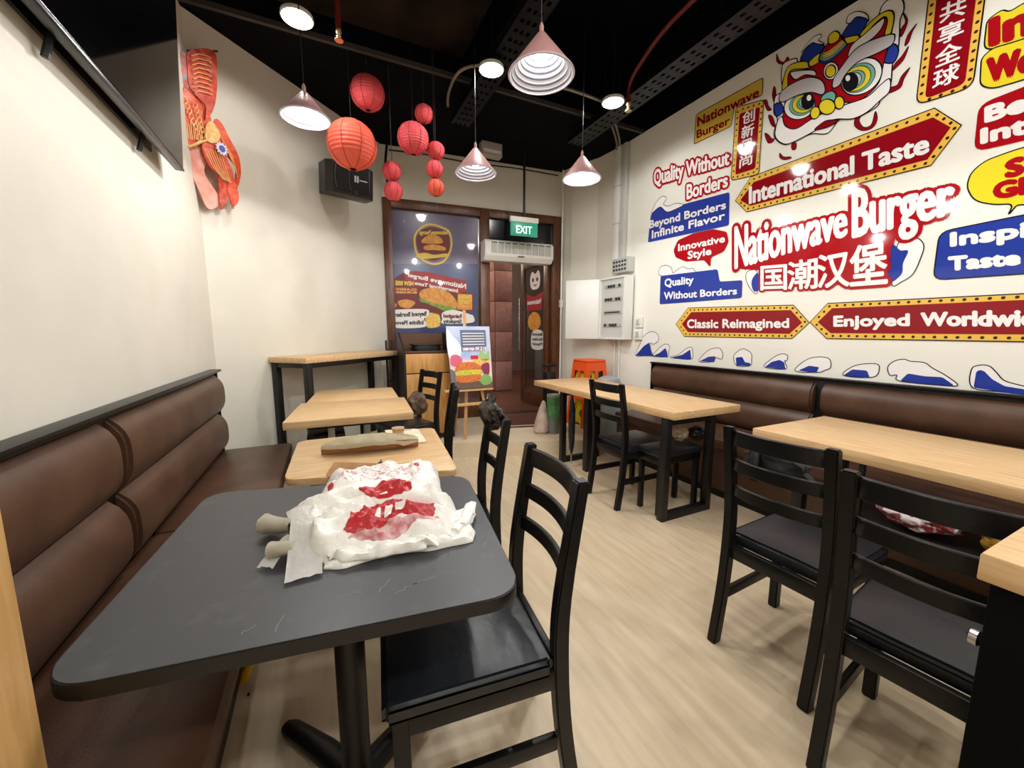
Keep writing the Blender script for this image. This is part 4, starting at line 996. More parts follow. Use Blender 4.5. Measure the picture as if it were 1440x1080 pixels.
bxo('air_duct', (-.60, 1.15, 2.2, 3.30, 3.42, 3.80), DUCT, bev=.01)
tag(bpy.data.objects['air_duct'], 'dark boxed air duct in the open ceiling above the lanterns', 'duct')
obj('ceiling_beam', box(B(), XL, XR, .8, 1.0, 3.55, ZT), BLACKC, kind='structure')
COND = mat('galvanised_conduit', '8d8676', .4, metal=.5)
def conduit(label, pts, r=.011, mt=COND):
    t = tag(obj('conduit', tube(B(), smoothpoly([Vector(p) for p in pts], 6, False), r, 8), mt, smooth=True), label, 'conduit'); return t
conduit('grey conduit looping from the trunking head across to the far downlight, upper of the two', [(3.05, 3.66, 3.24), (2.95, 3.55, 3.27), (2.45, 3.10, 3.27), (2.36, 2.95, 3.20), (1.90, 2.92, 3.20), (1.45, 2.90, 3.16)])
conduit('grey conduit looping from the trunking head across to the far downlight, lower of the two', [(3.02, 3.58, 3.24), (2.90, 3.45, 3.25), (2.42, 3.02, 3.24), (2.30, 2.90, 3.17), (1.90, 2.88, 3.17), (1.45, 2.86, 3.13)])
conduit('grey bent conduit left of the middle downlight', [(1.22, 2.94, 3.20), (1.10, 3.02, 3.20), (1.04, 3.14, 3.19), (1.06, 3.40, 3.20), (1.12, 3.62, 3.22)])
PIPE = mat('sprinkler_red', '6e1f1a', .4)
BRASS = mat('sprinkler_brass', 'c9b98c', .3, metal=.8)
def sprinkler(label, pts, end):
    t = thing('sprinkler_pipe', label, 'sprinkler')
    obj('pipe', tube(B(), smoothpoly([Vector(p) for p in pts], 5, False), .017, 10), PIPE, t, smooth=True)
    e = Vector(end); h_ = obj('sprinkler_head', lathe(B(), [(.0, 0), (.012, 0), (.016, .012), (.010, .02), (.018, .035), (.018, .05), (0, .05)], e-Vector((0, 0, .05)), 12), BRASS, t, smooth=True)
    obj('deflector', lathe(B(), [(0, 0), (.026, 0), (.026, .004), (0, .004)], e-Vector((0, 0, .062)), 12), BRASS, h_)
    return t
e1 = at(476, 42, z=3.12); e2 = at(884, 145, z=3.12)
sprinkler('red sprinkler drop pipe above the largest lantern', [e1, e1+Vector((0, 0, .35)), e1+Vector((0, 0, .8))], e1)
e3 = e2.copy()
sprinkler('red cranked sprinkler pipe near the mural corner', [e3, e3+Vector((.0, .0, .12)), e3+Vector((.0, -.10, .22)), e3+Vector((.0, -.45, .34)), e3+Vector((.0, -1.2, .36))], e3)
t = thing('emergency_light', 'small translucent emergency light box on the ceiling above the farther pendant', 'lamp')
pe_ = at(690, 213, z=3.22)
bxo('housing', (pe_.x-.12, pe_.x+.12, pe_.y-.05, pe_.y+.05, 3.16, ZC-.002), mat('frosted_box', 'a8a29c', .4), t, .006)
bxo('tube_holder', (pe_.x-.10, pe_.x+.10, pe_.y-.052, pe_.y-.048, 3.19, 3.22), WHITEP, t, 0)
# black cable along the back wall
conduit('black cable clipped across the top of the wall above the shopfront', [(.78, 4.72, 3.22), (1.2, 4.70, 3.24), (1.7, 4.64, 3.22), (2.3, 4.59, 3.24), (2.85, 4.54, 3.23)], .008, BMETAL)
conduit('black cable hanging down beside the wall speaker', [(.76, 4.70, 3.28), (.73, 4.68, 3.0), (.77, 4.70, 2.76)], .014, BMETAL)
# ------------------------------------------------------------------ downlights
GLOW = mat('lamp_glow', 'fffaf0', .5, emit=22)
BULB = mat('bulb_glow', 'ffffff', .5, emit=20)
def downlight(label, x, y, z, power=None):
    t = thing('downlight', label, 'lamp', (x, y, z))
    obj('housing', lathe(B(), [(.085, 0), (.092, .004), (.090, .022), (.05, .035), (0, .06)], (0, 0, 0), 28), mat('downlight_rim', 'd9d9d4', .4), t, smooth=True)
    obj('diffuser', lathe(B(), [(0, .008), (.084, .008), (.084, .002), (.08, .001)], (0, 0, 0), 28), GLOW, t)
    obj('stem', tube(B(), [(0, 0, .06), (0, 0, (ZT if y < 3.37 else ZC)-z)], .008, 8), BMETAL, t)
    l = bpy.data.lights.new('downlight_beam', 'SPOT'); l.energy = P_DOWN if power is None else power; l.color = (1, .975, .93)
    l.spot_size = math.radians(178); l.spot_blend = .3; l.shadow_soft_size = .06
    lo = bpy.data.objects.new('downlight_beam', l); COL.objects.link(lo); lo.location = (0, 0, -.02); lo.parent = t
    return t
dl = [(418, 27, 'round ceiling downlight at upper left, above the left pendant lamp'), (691, 99, 'round ceiling downlight just left of the largest pendant lamp'), (862, 145, 'round ceiling downlight near the mural corner')]
for px, py, lab in dl:
    p = at(px, py, z=3.12); downlight(lab, p.x, p.y, 3.12)
for i, (x, y) in enumerate([(.45, .7), (1.3, .7), (2.35, .9), (.45, -1.2), (1.3, -1.2), (2.35, -1.2)]):
    downlight('ceiling downlight overhead out of the picture, %s' % ['left of the camera', 'above the camera', 'right of the camera', 'behind on the left', 'behind in the middle', 'behind on the right'][i], x, y, 3.12)
# ------------------------------------------------------------------ pendant lamps
PSH = mat('pendant_pink', 'b98a88', .4)
def pendant(label, x, y, z, r, h, ribbed=True):
    t = thing('pendant_lamp', label, 'lamp', (x, y, z))
    prof_o = [(r, 0), (r*.985, .006), (.018, h), (.0, h+.012)]
    obj('shade', lathe(B(), prof_o, (0, 0, 0), 40), PSH, t, smooth=True)
    inner = []
    N = 9
    for k in range(N*4+1):
        q = k/(N*4); rr_ = (r-.004)*(1-q)+.018*q; zz_ = .001+(h-.012)*q
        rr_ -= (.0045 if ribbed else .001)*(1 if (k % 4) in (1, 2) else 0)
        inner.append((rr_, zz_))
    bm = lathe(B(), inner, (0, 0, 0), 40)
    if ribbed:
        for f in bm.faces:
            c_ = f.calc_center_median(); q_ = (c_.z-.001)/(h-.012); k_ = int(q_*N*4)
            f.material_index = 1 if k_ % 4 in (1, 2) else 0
    obj('reflector', bm, [mat('reflector_white', 'eeeef4', .35), mat('reflector_groove_shade', '55555e', .5)], t, smooth=False)  # darker rings put the groove shade into the reflector colour
    obj('rim', lathe(B(), [(r+.001, -.002), (r+.003, .001), (r+.001, .005), (r-.005, .002), (r-.005, -.002), (r+.001, -.002)], (0, 0, 0), 40), mat('rim_lilac', 'c9bfd0', .35), t)
    obj('bulb', lathe(B(), [(0, .035), (.022, .042), (.030, .058), (.026, .08), (.016, .095), (.014, h-.02), (0, h-.02)], (0, 0, .01), 20), BULB, t, smooth=True)
    top = (ZT if y < 3.37 else ZC)-z
    obj('cord', tube(B(), [(0, 0, h), (0, 0, top)], .003, 6), BMETAL, t)
    obj('cord_grip', lathe(B(), [(.010, 0), (.010, .03), (.004, .045)], (0, 0, h), 10), PSH, t)
    l = bpy.data.lights.new('pendant_bulb', 'SPOT'); l.energy = P_PEND; l.color = (1, .98, .95); l.shadow_soft_size = .03; l.spot_size = math.radians(172); l.spot_blend = .12
    lo = bpy.data.objects.new('pendant_bulb', l); COL.objects.link(lo); lo.location = (0, 0, -.006); lo.parent = t
    return t
for px, py, r, h, lab, rb in ((430, 167, .125, .13, 'cone pendant lamp at the left in front of the angled wall', False), (761, 106, .148, .17, 'largest cone pendant lamp, nearest the camera, with a ribbed white inside', True),
                    (669, 244, .150, .17, 'cone pendant lamp hanging before the shopfront right of the lanterns', True), (818, 252, .145, .16, 'cone pendant lamp by the white corner at the right of the door', False)):
    p = at(px, py, z=2.40); pendant(lab, p.x, p.y, 2.40, r, h, rb)
for i, (x, y) in enumerate([(1.75, .0), (.15, -.6), (1.75, -1.6)]):
    pendant('cone pendant lamp out of the picture, %s' % ['right behind the camera', 'left behind the camera', 'farthest behind the camera'][i], x, y, 2.40, .14, .16)
# ------------------------------------------------------------------ paper lanterns
LANT = mat('lantern_paper', 'e0525a', .65, bump=.15, bscale=60)
LANTO = mat('lantern_paper_bright', 'f0644c', .6, bump=.15, bscale=60)  # same paper in a brighter orange-red
def lantern(label, p, r, mt, ribs=True, up=None):
    t = thing('paper_lantern', label, 'lantern', p, group='red paper lanterns')
    N = 36; prof = []
    for k in range(N+1):
        a = -PI/2+.12+(PI-.24)*k/N
        rr_ = r*math.cos(a)*(1-.022*(k % 2)); prof.append((rr_, r*.97*math.sin(a)))
    bm = lathe(B(), prof, (0, 0, 0), 28)
    for v in bm.verts: v.co += v.co.normalized()*r*.018*noise.noise(v.co/r*4+Vector(p)*9)
    obj('paper_globe', bm, mt, t, smooth=False)
    for z_ in (-1, 1):
        obj('wire_ring', tube(B(), [(r*.13*math.cos(a*PI/8), r*.13*math.sin(a*PI/8), z_*r*.965) for a in range(16)], .0016, 5, closed=True), BMETAL, t)
    if ribs:
        bm = B()
        for k in range(8):
            a = k*PI/4+.3
            tube(bm, [((r*1.004)*math.cos(b)*math.cos(a), (r*1.004)*math.cos(b)*math.sin(a), r*.974*math.sin(b)) for b in [(-PI/2+.12)+(PI-.24)*i/14 for i in range(15)]], .0022, 4)
        obj('fold_seams', bm, mat('lantern_seam', 'a82a22', .7), t)
    top = (ZT if p[1] < 3.37 else ZC)
    obj('hanging_string', tube(B(), [(0, 0, r*.9), (0, 0, top-p[2])], .0012, 4), mat('string', '3a3434', .8), t)
    return t
LN = [(495, 204, 2.95, .178, 1, 'largest paper lantern, bright orange-red, in front of the speaker'), (517, 131, 3.0, .126, 0, 'second largest red paper lantern, highest on the left'),
      (596, 160, 3.15, .072, 0, 'small red paper lantern above the middle big lantern'), (581, 195, 3.1, .122, 0, 'big red paper lantern in the middle of the right cluster'),
      (613, 212, 3.2, .070, 0, 'small red paper lantern, top one of the column of three'), (611, 238, 3.2, .070, 0, 'small red paper lantern, middle one of the column of three'),
      (613, 264, 3.2, .068, 1, 'small bright red paper lantern, bottom one of the column of three'), (551, 241, 3.15, .074, 0, 'small red paper lantern, upper of the pair beside the speaker'), (553, 269, 3.15, .074, 0, 'small red paper lantern, lower of the pair beside the speaker')]
for px, py, d, r, k, lab in LN:
    p = at(px, py, d=d); lantern(lab, p, r, LANTO if k else LANT, True)
# ------------------------------------------------------------------ wall speaker
SPK = mat('speaker_black', '141416', .4, bump=.1, bscale=120)
a0 = on(457, 250, Vector((XL, 3.42, 0))+n45*.38, n45); a1 = on(527, 256, Vector((XL, 3.42, 0))+n45*.35, n45)
cc = (a0+a1)/2; wd = Vector((a1.x-a0.x, a1.y-a0.y, 0)).length
MS = Matrix(((u45.x, -n45.x, 0, cc.x), (u45.y, -n45.y, 0, cc.y), (0, 0, 1, cc.z), (0, 0, 0, 1))) @ Matrix.Rotation(-.5, 4, 'Z') @ Matrix.Rotation(.12, 4, 'X')
t = thing('wall_speaker', 'black box loudspeaker bracketed high on the angled wall behind the largest lantern', 'speaker')
hw = .21
bm = B(); ring = [(-hw, .22), (hw, .22), (hw, .05), (hw-.05, 0), (-hw+.05, 0), (-hw, .05)]
prism(bm, ring, -.13, .13, .008); bmesh.ops.transform(bm, matrix=MS, verts=bm.verts[:]); obj('cabinet', bm, SPK, t, smooth=True)
bxo('grille', (-hw+.06, hw-.06, -.012, .002, -.10, .12), mat('speaker_grille', '0e0e10', .7, bump=.6, bscale=900), t, .004, MS)
bm = B(); letter(bm, 'll', [MS @ Vector(p) for p in [(.02, -.014, -.01), (.05, -.014, -.01), (.05, -.014, .04), (.02, -.014, .04)]], .08)
box(bm, .06, .13, -.014, -.0125, .005, .014, 0, MS)
obj('badge', bm, mat('badge_silver', 'b8b8bc', .3), t)
for x in (-.12, .0): obj('trim_arc', tube(B(), [MS @ Vector((x-.03*math.cos(a), -.016, .11*math.sin(a)+.01)) for a in [(-1.1+2.2*i/10) for i in range(11)]], .003, 5), mat('arc_grey', '4a4a4e', .4), t)
bxo('bracket', (-.03, .03, .22, .31, -.04, .04), BMETAL, t, .003, MS)
obj('port', tube(B(), [MS @ Vector((.03, -.001, -.10)), MS @ Vector((.03, -.014, -.10))], .02, 16), BMETAL, t)
# ------------------------------------------------------------------ television
TVX = -.60
TM = Matrix(((0, 1, 0, TVX), (-1, 0, 0, 2.70), (0, 0, 1, 2.075), (0, 0, 0, 1)))   # local x toward the camera along the wall, y into the room, z up
TM = TM @ Matrix.Rotation(.05, 4, 'X').inverted()
t = thing('television', 'large black flat television tilted on the left wall', 'television')
bxo('casing', (0, 1.45, -.035, 0, 0, .84), mat('tv_black', '0a0a0c', .3), t, .006, TM)
bxo('rear_housing', (.15, 1.35, -.065, -.036, .03, .55), mat('tv_rear', '121214', .5), t, .01, TM)
bxo('screen', (.008, 1.442, .0, .002, .018, .832), mat('tv_screen', '050507', .06, coat=.3), t, 0, TM)
bxo('bezel_strip', (0, 1.45, .0, .004, 0, .012), mat('tv_bezel', '4a4a4e', .25, metal=.8), t, .001, TM)
for x in (.35, 1.0):
    bm = B(); tube(bm, [TM @ Vector((x, -.07, .12)), Vector((XL+.004, 2.70-x, 2.12))], .012, 6); tube(bm, [TM @ Vector((x, -.05, .03)), Vector((XL+.02, 2.70-x, 2.03))], .010, 6)
    obj('bracket_arm', bm, BMETAL, t)
bm = B(); box(bm, XL+.001, XL+.012, 1.45, 2.55, 2.10, 2.17); obj('wall_rail', bm, BMETAL, t)
# ------------------------------------------------------------------ red hanging decoration on the angled wall
OD = Vector((XL, 3.42, 0))+n45*.06
def dc(x, y): return (240+x/4.32, 60+y/4.32)
def dk(x, y, off=0): return on(*dc(x, y), OD+n45*off, n45)
DR1 = mat('decor_red', 'd2402c', .4, hex2='e8683c', scale=26, stretch=(1, 1, 3)); DR2 = mat('decor_dark', 'a8302e', .45, hex2='d85a3a', scale=34)
DGO = mat('decor_gold', 'e8b264', .35, hex2='f0d090', scale=40); DPK = mat('decor_pink', 'd88878', .5, hex2='e8a898', scale=18)
t = thing('hanging_decoration', 'red and gold foil dragon decoration hanging in the corner beside the television', 'decoration')
def dpart(name, pts, mt, off, th=.008, fold=.01):
    P = smoothpoly([dk(*p, off) for p in pts], 4)
    bm = B(); slab(bm, P, n45*th)
    bmesh.ops.triangulate(bm, faces=[f for f in bm.faces if len(f.verts) > 4])
    bmesh.ops.subdivide_edges(bm, edges=bm.edges[:], cuts=1)
    for v in bm.verts: v.co += n45*fold*noise.noise(v.co*12)
    return obj(name, bm, mt, t)
obj('top_bar', tube(B(), [dk(100, 48, .02), dk(285, 52, .02)], .006, 8), mat('bar_dark', '3a1c18', .5), t)
dpart('upper_scroll', [(108, 50), (255, 52), (275, 200), (278, 300), (250, 420), (215, 440), (160, 330), (110, 260), (95, 150)], DR2, .02)
for k in range(9):
    y = 80+k*28; obj('gold_line', tube(B(), [dk(125+k*3, y, .037), dk(170, y-12, .042), dk(225, y+2, .040), dk(245+k, y+14, .037)], .0028, 5), DGO, t)
dpart('body_panel', [(70, 290), (130, 300), (200, 370), (240, 460), (235, 580), (180, 600), (120, 635), (85, 620)], DR1, .028)
for k in range(8):
    obj('gold_scale', tube(B(), [dk(90+12*k+14*math.cos(a), 350+32*k+22*math.sin(a), .048) for a in [i*PI/4 for i in range(8)]], .0025, 4, closed=True), DGO, t)
for k in range(7):
    obj('gold_scale', tube(B(), [dk(150+14*k*.6+13*math.cos(a), 380+30*k+18*math.sin(a), .048) for a in [i*PI/4 for i in range(8)]], .0025, 4, closed=True), DGO, t)
dpart('head_panel', [(55, 60), (100, 80), (125, 180), (135, 290), (75, 320), (60, 200)], mat('decor_grey', '8f8a96', .45, hex2='c05030', scale=30), .015)
dpart('translucent_panel', [(90, 630), (190, 600), (215, 720), (200, 800), (300, 960), (230, 1010), (170, 900), (120, 780)], DPK, .010)
dpart('tail', [(265, 465), (310, 500), (360, 600), (415, 700), (420, 790), (405, 870), (390, 860), (385, 760), (350, 700), (290, 620), (250, 560)], DR1, .030)
dpart('tail', [(190, 620), (260, 600), (330, 680), (380, 830), (410, 930), (400, 980), (370, 990), (345, 900), (340, 830), (260, 780), (215, 720)], DR1, .034)
dpart('tail', [(290, 800), (350, 830), (345, 900), (330, 990), (300, 1010), (290, 920)], DR2, .026)
for k in range(7):
    o_ = k*16
    obj('gold_line', tube(B(), [dk(205+o_, 640+k*3, .052), dk(250+o_*.9, 740+k*4, .055), dk(320+o_*.5, 830+k*4, .054)], .0022, 4), DGO, t)
for k in range(5): obj('gold_line', tube(B(), [dk(270+k*12, 500+k*25, .050), dk(325+k*12, 610+k*18, .050), dk(385+k*6, 740+k*20, .049)], .0022, 4), DGO, t)
for k in range(9):
    o_ = k*13; obj('gold_line', tube(B(), [dk(85+o_*.9, 470+(k % 3)*12, .047), dk(92+o_*.9, 530+(k % 2)*16, .049), dk(100+o_*.9, 590, .047)], .0026, 4), DGO, t)
obj('gold_hem', tube(B(), [dk(*p, .046) for p in [(84, 618), (110, 632), (140, 622), (175, 606), (225, 590)]], .008, 6), DGO, t)
obj('dark_fold', tube(B(), [dk(*p, .046) for p in [(112, 270), (150, 320), (205, 375), (212, 400), (208, 470)]], .004, 5), mat('fold_dark', '5a1c1a', .5), t)
dpart('gold_knot', [(210, 500), (250, 480), (290, 540), (285, 600), (240, 610), (205, 570)], DGO, .045, .01, .02)
ro = dk(308, 645, .06)
bm = B()
P = []
for k in range(24):
    rr_ = (.045 if k % 2 else .03); a = k*PI/12; P.append(ro+u45*rr_*math.cos(a)+Vector((0, 0, rr_*math.sin(a))))
slab(bm, P, n45*.006); obj('rosette', bm, mat('rosette_white', 'e0e0f0', .4), t)
P = [ro+n45*.007+u45*.02*math.cos(k*PI/6)+Vector((0, 0, .02*math.sin(k*PI/6))) for k in range(12)]
bm = B(); slab(bm, P, n45*.004); obj('rosette_centre', bm, mat('rosette_blue', '4a58b8', .4), t)
bm = B()
for x in (300, 330, 375, 395): 
    for j in range(3): tube(bm, [dk(x+j*5, 970 if x < 350 else (870 if x > 390 else 975), .035), dk(x+j*7-6, 1010 if x < 380 else 890, .035)], .002, 4)
obj('tassel', bm, mat('tassel_tan', '8a6a48', .8), t)
t = tag(obj('hanging_wire', tube(B(), smoothpoly([dk(90, 660, 0), dk(120, 800, -.02), dk(160, 920, -.03), dk(175, 1080, -.04), dk(190, 1250, -.05)], 5, False), .003, 6), mat('wire_grey', '77736c', .6), smooth=True), 'thin grey wire hanging down the wall below the red decoration', 'wire')
# ------------------------------------------------------------------ plastic bags on the charcoal table
PLA = mat('bag_white', 'f0eee9', .3, bump=.5, bscale=30, spec=.6)
PLC = mat('bag_cream', 'd9d2bf', .4, bump=.3, bscale=30)
PLR = mat('bag_red', 'b3141f', .3, bump=.25, bscale=34, spec=.6)
PLP = mat('bag_pink_print', 'd99aa6', .35, hex2='f0e4e4', scale=60, contrast=(.4, .5))
class Sheet:
    """a crumpled pad over four plan corners"""
    def __init__(s, q, z0, th, seed, folds, tilt=(0, 0), edge=.16):
        s.q = [Vector((p[0], p[1], 0)) for p in q]; s.z0 = z0; s.th = th; s.seed = seed; s.folds = folds; s.edge = edge; s.tilt = tilt
    def plan(s, u, v):
        a, b, c, d = s.q
        wob = .012
        p = a*(1-u)*(1-v)+b*u*(1-v)+c*u*v+d*(1-u)*v
        e = max(abs(u-.5), abs(v-.5))*2
        p += Vector((noise.noise(Vector((u*5, v*5, s.seed))), noise.noise(Vector((u*5, v*5, s.seed+7))), 0))*wob*e**3*1.6
        return p
    def top(s, u, v, lift=0):
        p = s.plan(u, v)
        eu = min(1, min(u, 1-u)/s.edge); ev = min(1, min(v, 1-v)/s.edge)
        k = (1-(1-eu)**2.2)*(1-(1-ev)**2.2)
        f = 0
        for (du, dv, fr, am, ph) in s.folds:
            x = (u*du+v*dv)*fr+ph+.5*noise.noise(Vector((u*3, v*3, s.seed)))
            f += am*(1-abs((x % 1)*2-1))**1.6
        f += .010*noise.noise(Vector((u*9, v*9, s.seed+3)))+.006*noise.noise(Vector((u*22, v*22, s.seed+5)))
        tl = 1+s.tilt[0]*(u-.5)+s.tilt[1]*(v-.5)
        return p+Vector((0, 0, s.z0+.004+max(0.0, (s.th*tl+f*.9))*k+lift))
    def mesh(s, n=44):
        bm = B(); T = [[bm.verts.new(s.top(i/n, j/n)) for j in range(n+1)] for i in range(n+1)]
        Bo = [[bm.verts.new(s.plan(i/n, j/n)+Vector((0, 0, s.z0))) for j in (0, n)] for i in range(n+1)]
        for i in range(n):
            for j in range(n): bm.faces.new((T[i][j], T[i+1][j], T[i+1][j+1], T[i][j+1]))
            bm.faces.new((T[i][0], Bo[i][0], Bo[i+1][0], T[i+1][0])); bm.faces.new((T[i+1][n], Bo[i+1][1], Bo[i][1], T[i][n]))
            bm.faces.new((Bo[i][0], Bo[i][1], Bo[i+1][1], Bo[i+1][0]))
        bm.faces.new([T[0][j] for j in range(n+1)]+[Bo[0][1], Bo[0][0]]); bm.faces.new([T[n][j] for j in range(n, -1, -1)]+[Bo[n][0], Bo[n][1]])
        bmesh.ops.recalc_face_normals(bm, faces=bm.faces[:]); return bm
    def blot(s, poly, lift, rough=.0, seed=0, na=120, nr=22):
        P = smoothpoly([Vector((p[0], p[1], 0)) for p in poly], max(2, na//len(poly))); c = sum(P, Vector())/len(P); bm = B()
        P = [c+(p-c)*(1+rough*noise.noise(p*26+Vector((0, 0, seed)))) for p in P]
        mid = bm.verts.new(s.top(c.x, c.y, lift)); prev = None
        for r_ in range(1, nr+1):
            ring = [bm.verts.new(s.top(*(c+(p-c)*r_/nr).xy, lift)) for p in P]
            for i in range(len(P)):
                j = (i+1) % len(P)
                bm.faces.new((mid, ring[i], ring[j]) if prev is None else (prev[i], ring[i], ring[j], prev[j]))
            prev = ring
        bmesh.ops.recalc_face_normals(bm, faces=bm.faces[:])
        return bm
    def patch(s, inside, lift, n=70):
        bm = B(); V = {}
        def g(i, j):
            if (i, j) not in V: V[(i, j)] = bm.verts.new(s.top(i/n, j/n, lift))
            return V[(i, j)]
        for i in range(1, n-1):
            for j in range(1, n-1):
                if inside((i+.5)/n, (j+.5)/n): bm.faces.new((g(i, j), g(i+1, j), g(i+1, j+1), g(i, j+1)))
        return bm
def tb(px, py, z=.76): p = at(px, py, z=z); return (p.x, p.y)
ZB = .7515
low = Sheet([tb(436, 782, .765), tb(628, 757, .765), tb(640, 710, .78), tb(410, 730, .78)], ZB+.010, .040, 2.3, [(1, .3, 2.6, .016, .2), (.1, 1, 3.4, .018, .5), (.6, -.9, 4, .010, .1)], (-.3, .7), .10)
t = thing('plastic_bag', 'lower white plastic carrier bag, folded, with a large red print facing the camera', 'bag')
obj('bag_body', low.mesh(), PLA, t, smooth=True)
und = Sheet([tb(452, 800, .753), tb(664, 763, .753), tb(664, 715, .76), tb(440, 745, .76)], ZB, .010, 4.4, [(.2, 1, 2.4, .006, .2), (1, .1, 3, .004, .5)], (.2, 0), .05)
obj('under_layer', und.mesh(36), PLA, t, smooth=True)
fl2 = Sheet([tb(470, 788, .768), tb(600, 770, .768), tb(640, 745, .775), tb(455, 765, .775)], ZB+.012, .012, 9.4, [(.5, 1, 3.4, .006, .2)], (0, 0), .10)
obj('folded_flap', fl2.mesh(26), PLA, t, smooth=True)
obj('red_print', low.blot([(.24, .06), (.32, .32), (.42, .56), (.53, .74), (.66, .82), (.80, .74), (.88, .48), (.87, .28), (.66, .18), (.45, .10)], .0018, .05), PLR, t, smooth=True)
obj('pink_smear', low.blot([(.26, .05), (.45, .10), (.66, .18), (.84, .28), (.94, .30), (.88, .14), (.60, .03), (.38, .02)], .0014, .16, 3), mat('bag_smear', 'c26a72', .35, hex2='e0c4c4', scale=50), t, smooth=True)
for q in ([(.47, .34), (.50, .34), (.52, .50), (.49, .46)], [(.54, .36), (.58, .36), (.60, .56), (.55, .50)], [(.62, .40), (.68, .40), (.71, .64), (.66, .52), (.62, .60)]):
    obj('white_mark', low.blot(q, .0032, 0, 0, 40, 6), PLA, t, smooth=True)
# frilled right end, rolled left ends
for k, (a, b, r) in enumerate((((650, 742), (664, 712), .016), ((640, 748), (660, 722), .014))):
    pa = Vector((*tb(*a, .77), .772)); pb_ = Vector((*tb(*b, .77), .778))
    bm = tube(B(), [pa+(pb_-pa)*i/8+Vector((0, 0, .004*math.sin(i*2.2))) for i in range(9)], [r*(1+.25*math.sin(i*3.1)) for i in range(9)], 10, flat=.7)
    for v in bm.verts: v.co += Vector((noise.noise(v.co*60), noise.noise(v.co*60+Vector((5, 5, 5))), noise.noise(v.co*50)))*.006
    obj('crumpled_end', bm, PLA, t, smooth=True)
for (a, b, r0, r1, mt) in (((372, 738), (412, 742), .026, .018, PLC), ((380, 775), (416, 772), .021, .018, PLC)):
    pa = Vector((*tb(*a, .775), .778)); pb_ = Vector((*tb(*b, .775), .778))
    d_ = (pb_-pa)
    bm = B(); tube(bm, [pa+d_*i/6 for i in range(7)], [r0+(r1-r0)*i/6 for i in range(7)], 14, flat=.85, caps=False)
    tube(bm, [pa+d_*.02, pa+d_*.9], [r0*.55, r1*.5], 12, flat=.8, caps=False)
    for v in bm.verts: v.co += Vector((noise.noise(v.co*50), 0, noise.noise(v.co*50+Vector((3, 1, 2)))))*.005
    bmesh.ops.solidify(bm, geom=bm.faces[:], thickness=.001)
    obj('rolled_handle', bm, mt, t, smooth=True)
def strip(P, wd, mt, name, par, axis, th=.0022):
    P = smoothpoly([Vector(p) for p in P], 6, False); bm = B(); A = []; wv = Vector(axis).normalized()*wd/2
    for i, p in enumerate(P):
        row = []
        for k in range(7):
            q = k/3-1; row.append(bm.verts.new(p+wv*q+Vector((0, 0, .0035*noise.noise(Vector((i*.35, k*.8, wd*50)))+.003*(1-q*q)))))
        A.append(row)
    for a, b in zip(A, A[1:]):
        for k in range(6): bm.faces.new((a[k], a[k+1], b[k+1], b[k]))
    bmesh.ops.solidify(bm, geom=bm.faces[:], thickness=th)
    return obj(name, bm, mt, par, smooth=True)
pA = Vector((*tb(372, 800, .755), .757)); pB = Vector((*tb(412, 762, .76), .775))
strip([pA, (pA+pB)/2+Vector((0, 0, .004)), pB], .035, PLA, 'handle_flap', t, (pB-pA).cross(Vector((0, 0, 1))))
upq = [tb(452, 712, .83), tb(622, 702, .83), tb(612, 650, .84), tb(448, 668, .82)]
up_ = Sheet([tb(440, 712, .82), tb(622, 706, .82), tb(615, 652, .835), tb(470, 668, .825)], .812, .028, 5.1, [(.3, 1, 3.5, .010, .1), (1, .3, 2.7, .010, .6)], (.3, .0), .10)
t = thing('plastic_bag', 'upper white plastic carrier bag with pink sketch print and red band, lying on the other', 'bag')
obj('bag_body', up_.mesh(40), PLA, t, smooth=True)
obj('red_print', up_.blot([(.35, .05), (.40, .16), (.55, .26), (.68, .36), (.73, .30), (.76, .08), (.60, .03)], .0018, .05, 6), PLR, t, smooth=True)
obj('pink_sketch', up_.patch(lambda u, v: .10 < u < .84 and .42 < v < .88 and v > .16+.42*max(0, (u-.30)) and noise.noise(Vector((u*30, v*22, 0)))+.35*noise.noise(Vector((u*70, v*60, 3))) > .12, .0014, 110), PLP, t, smooth=True)
obj('dot_print', up_.patch(lambda u, v: ((u-.08)/.03)**2+((v-.30)/.05)**2 < 1, .0022, 110), PLR, t, smooth=True)
obj('dot_print', up_.patch(lambda u, v: ((u-.79)/.03)**2+((v-.80)/.06)**2 < 1, .0022, 110), PLR, t, smooth=True)
# long handle strip that folds over the pile and drops to the table
s0 = Vector((*tb(520, 704, .82), .826)); s1 = Vector((*tb(430, 712, .82), .828)); s2 = Vector((*tb(428, 745, .80), .800)); s3 = Vector((*tb(428, 812, .757), .757))
bm_m = Sheet([tb(412, 742, .79), tb(500, 738, .80), tb(520, 703, .815), tb(405, 706, .82)], .790, .028, 8.8, [(1, .2, 3, .008, .3)], (0, 0), .2)
obj('folded_flap', bm_m.mesh(26), PLA, t, smooth=True)
strip([Vector((*tb(432, 716, .82), .826)), Vector((*tb(432, 738, .81), .812)), Vector((*tb(430, 770, .78), .782)), Vector((*tb(428, 800, .76), .760)), Vector((*tb(427, 815, .755), .757))], .068, PLA, 'handle_strip', t, (1, .05, 0))
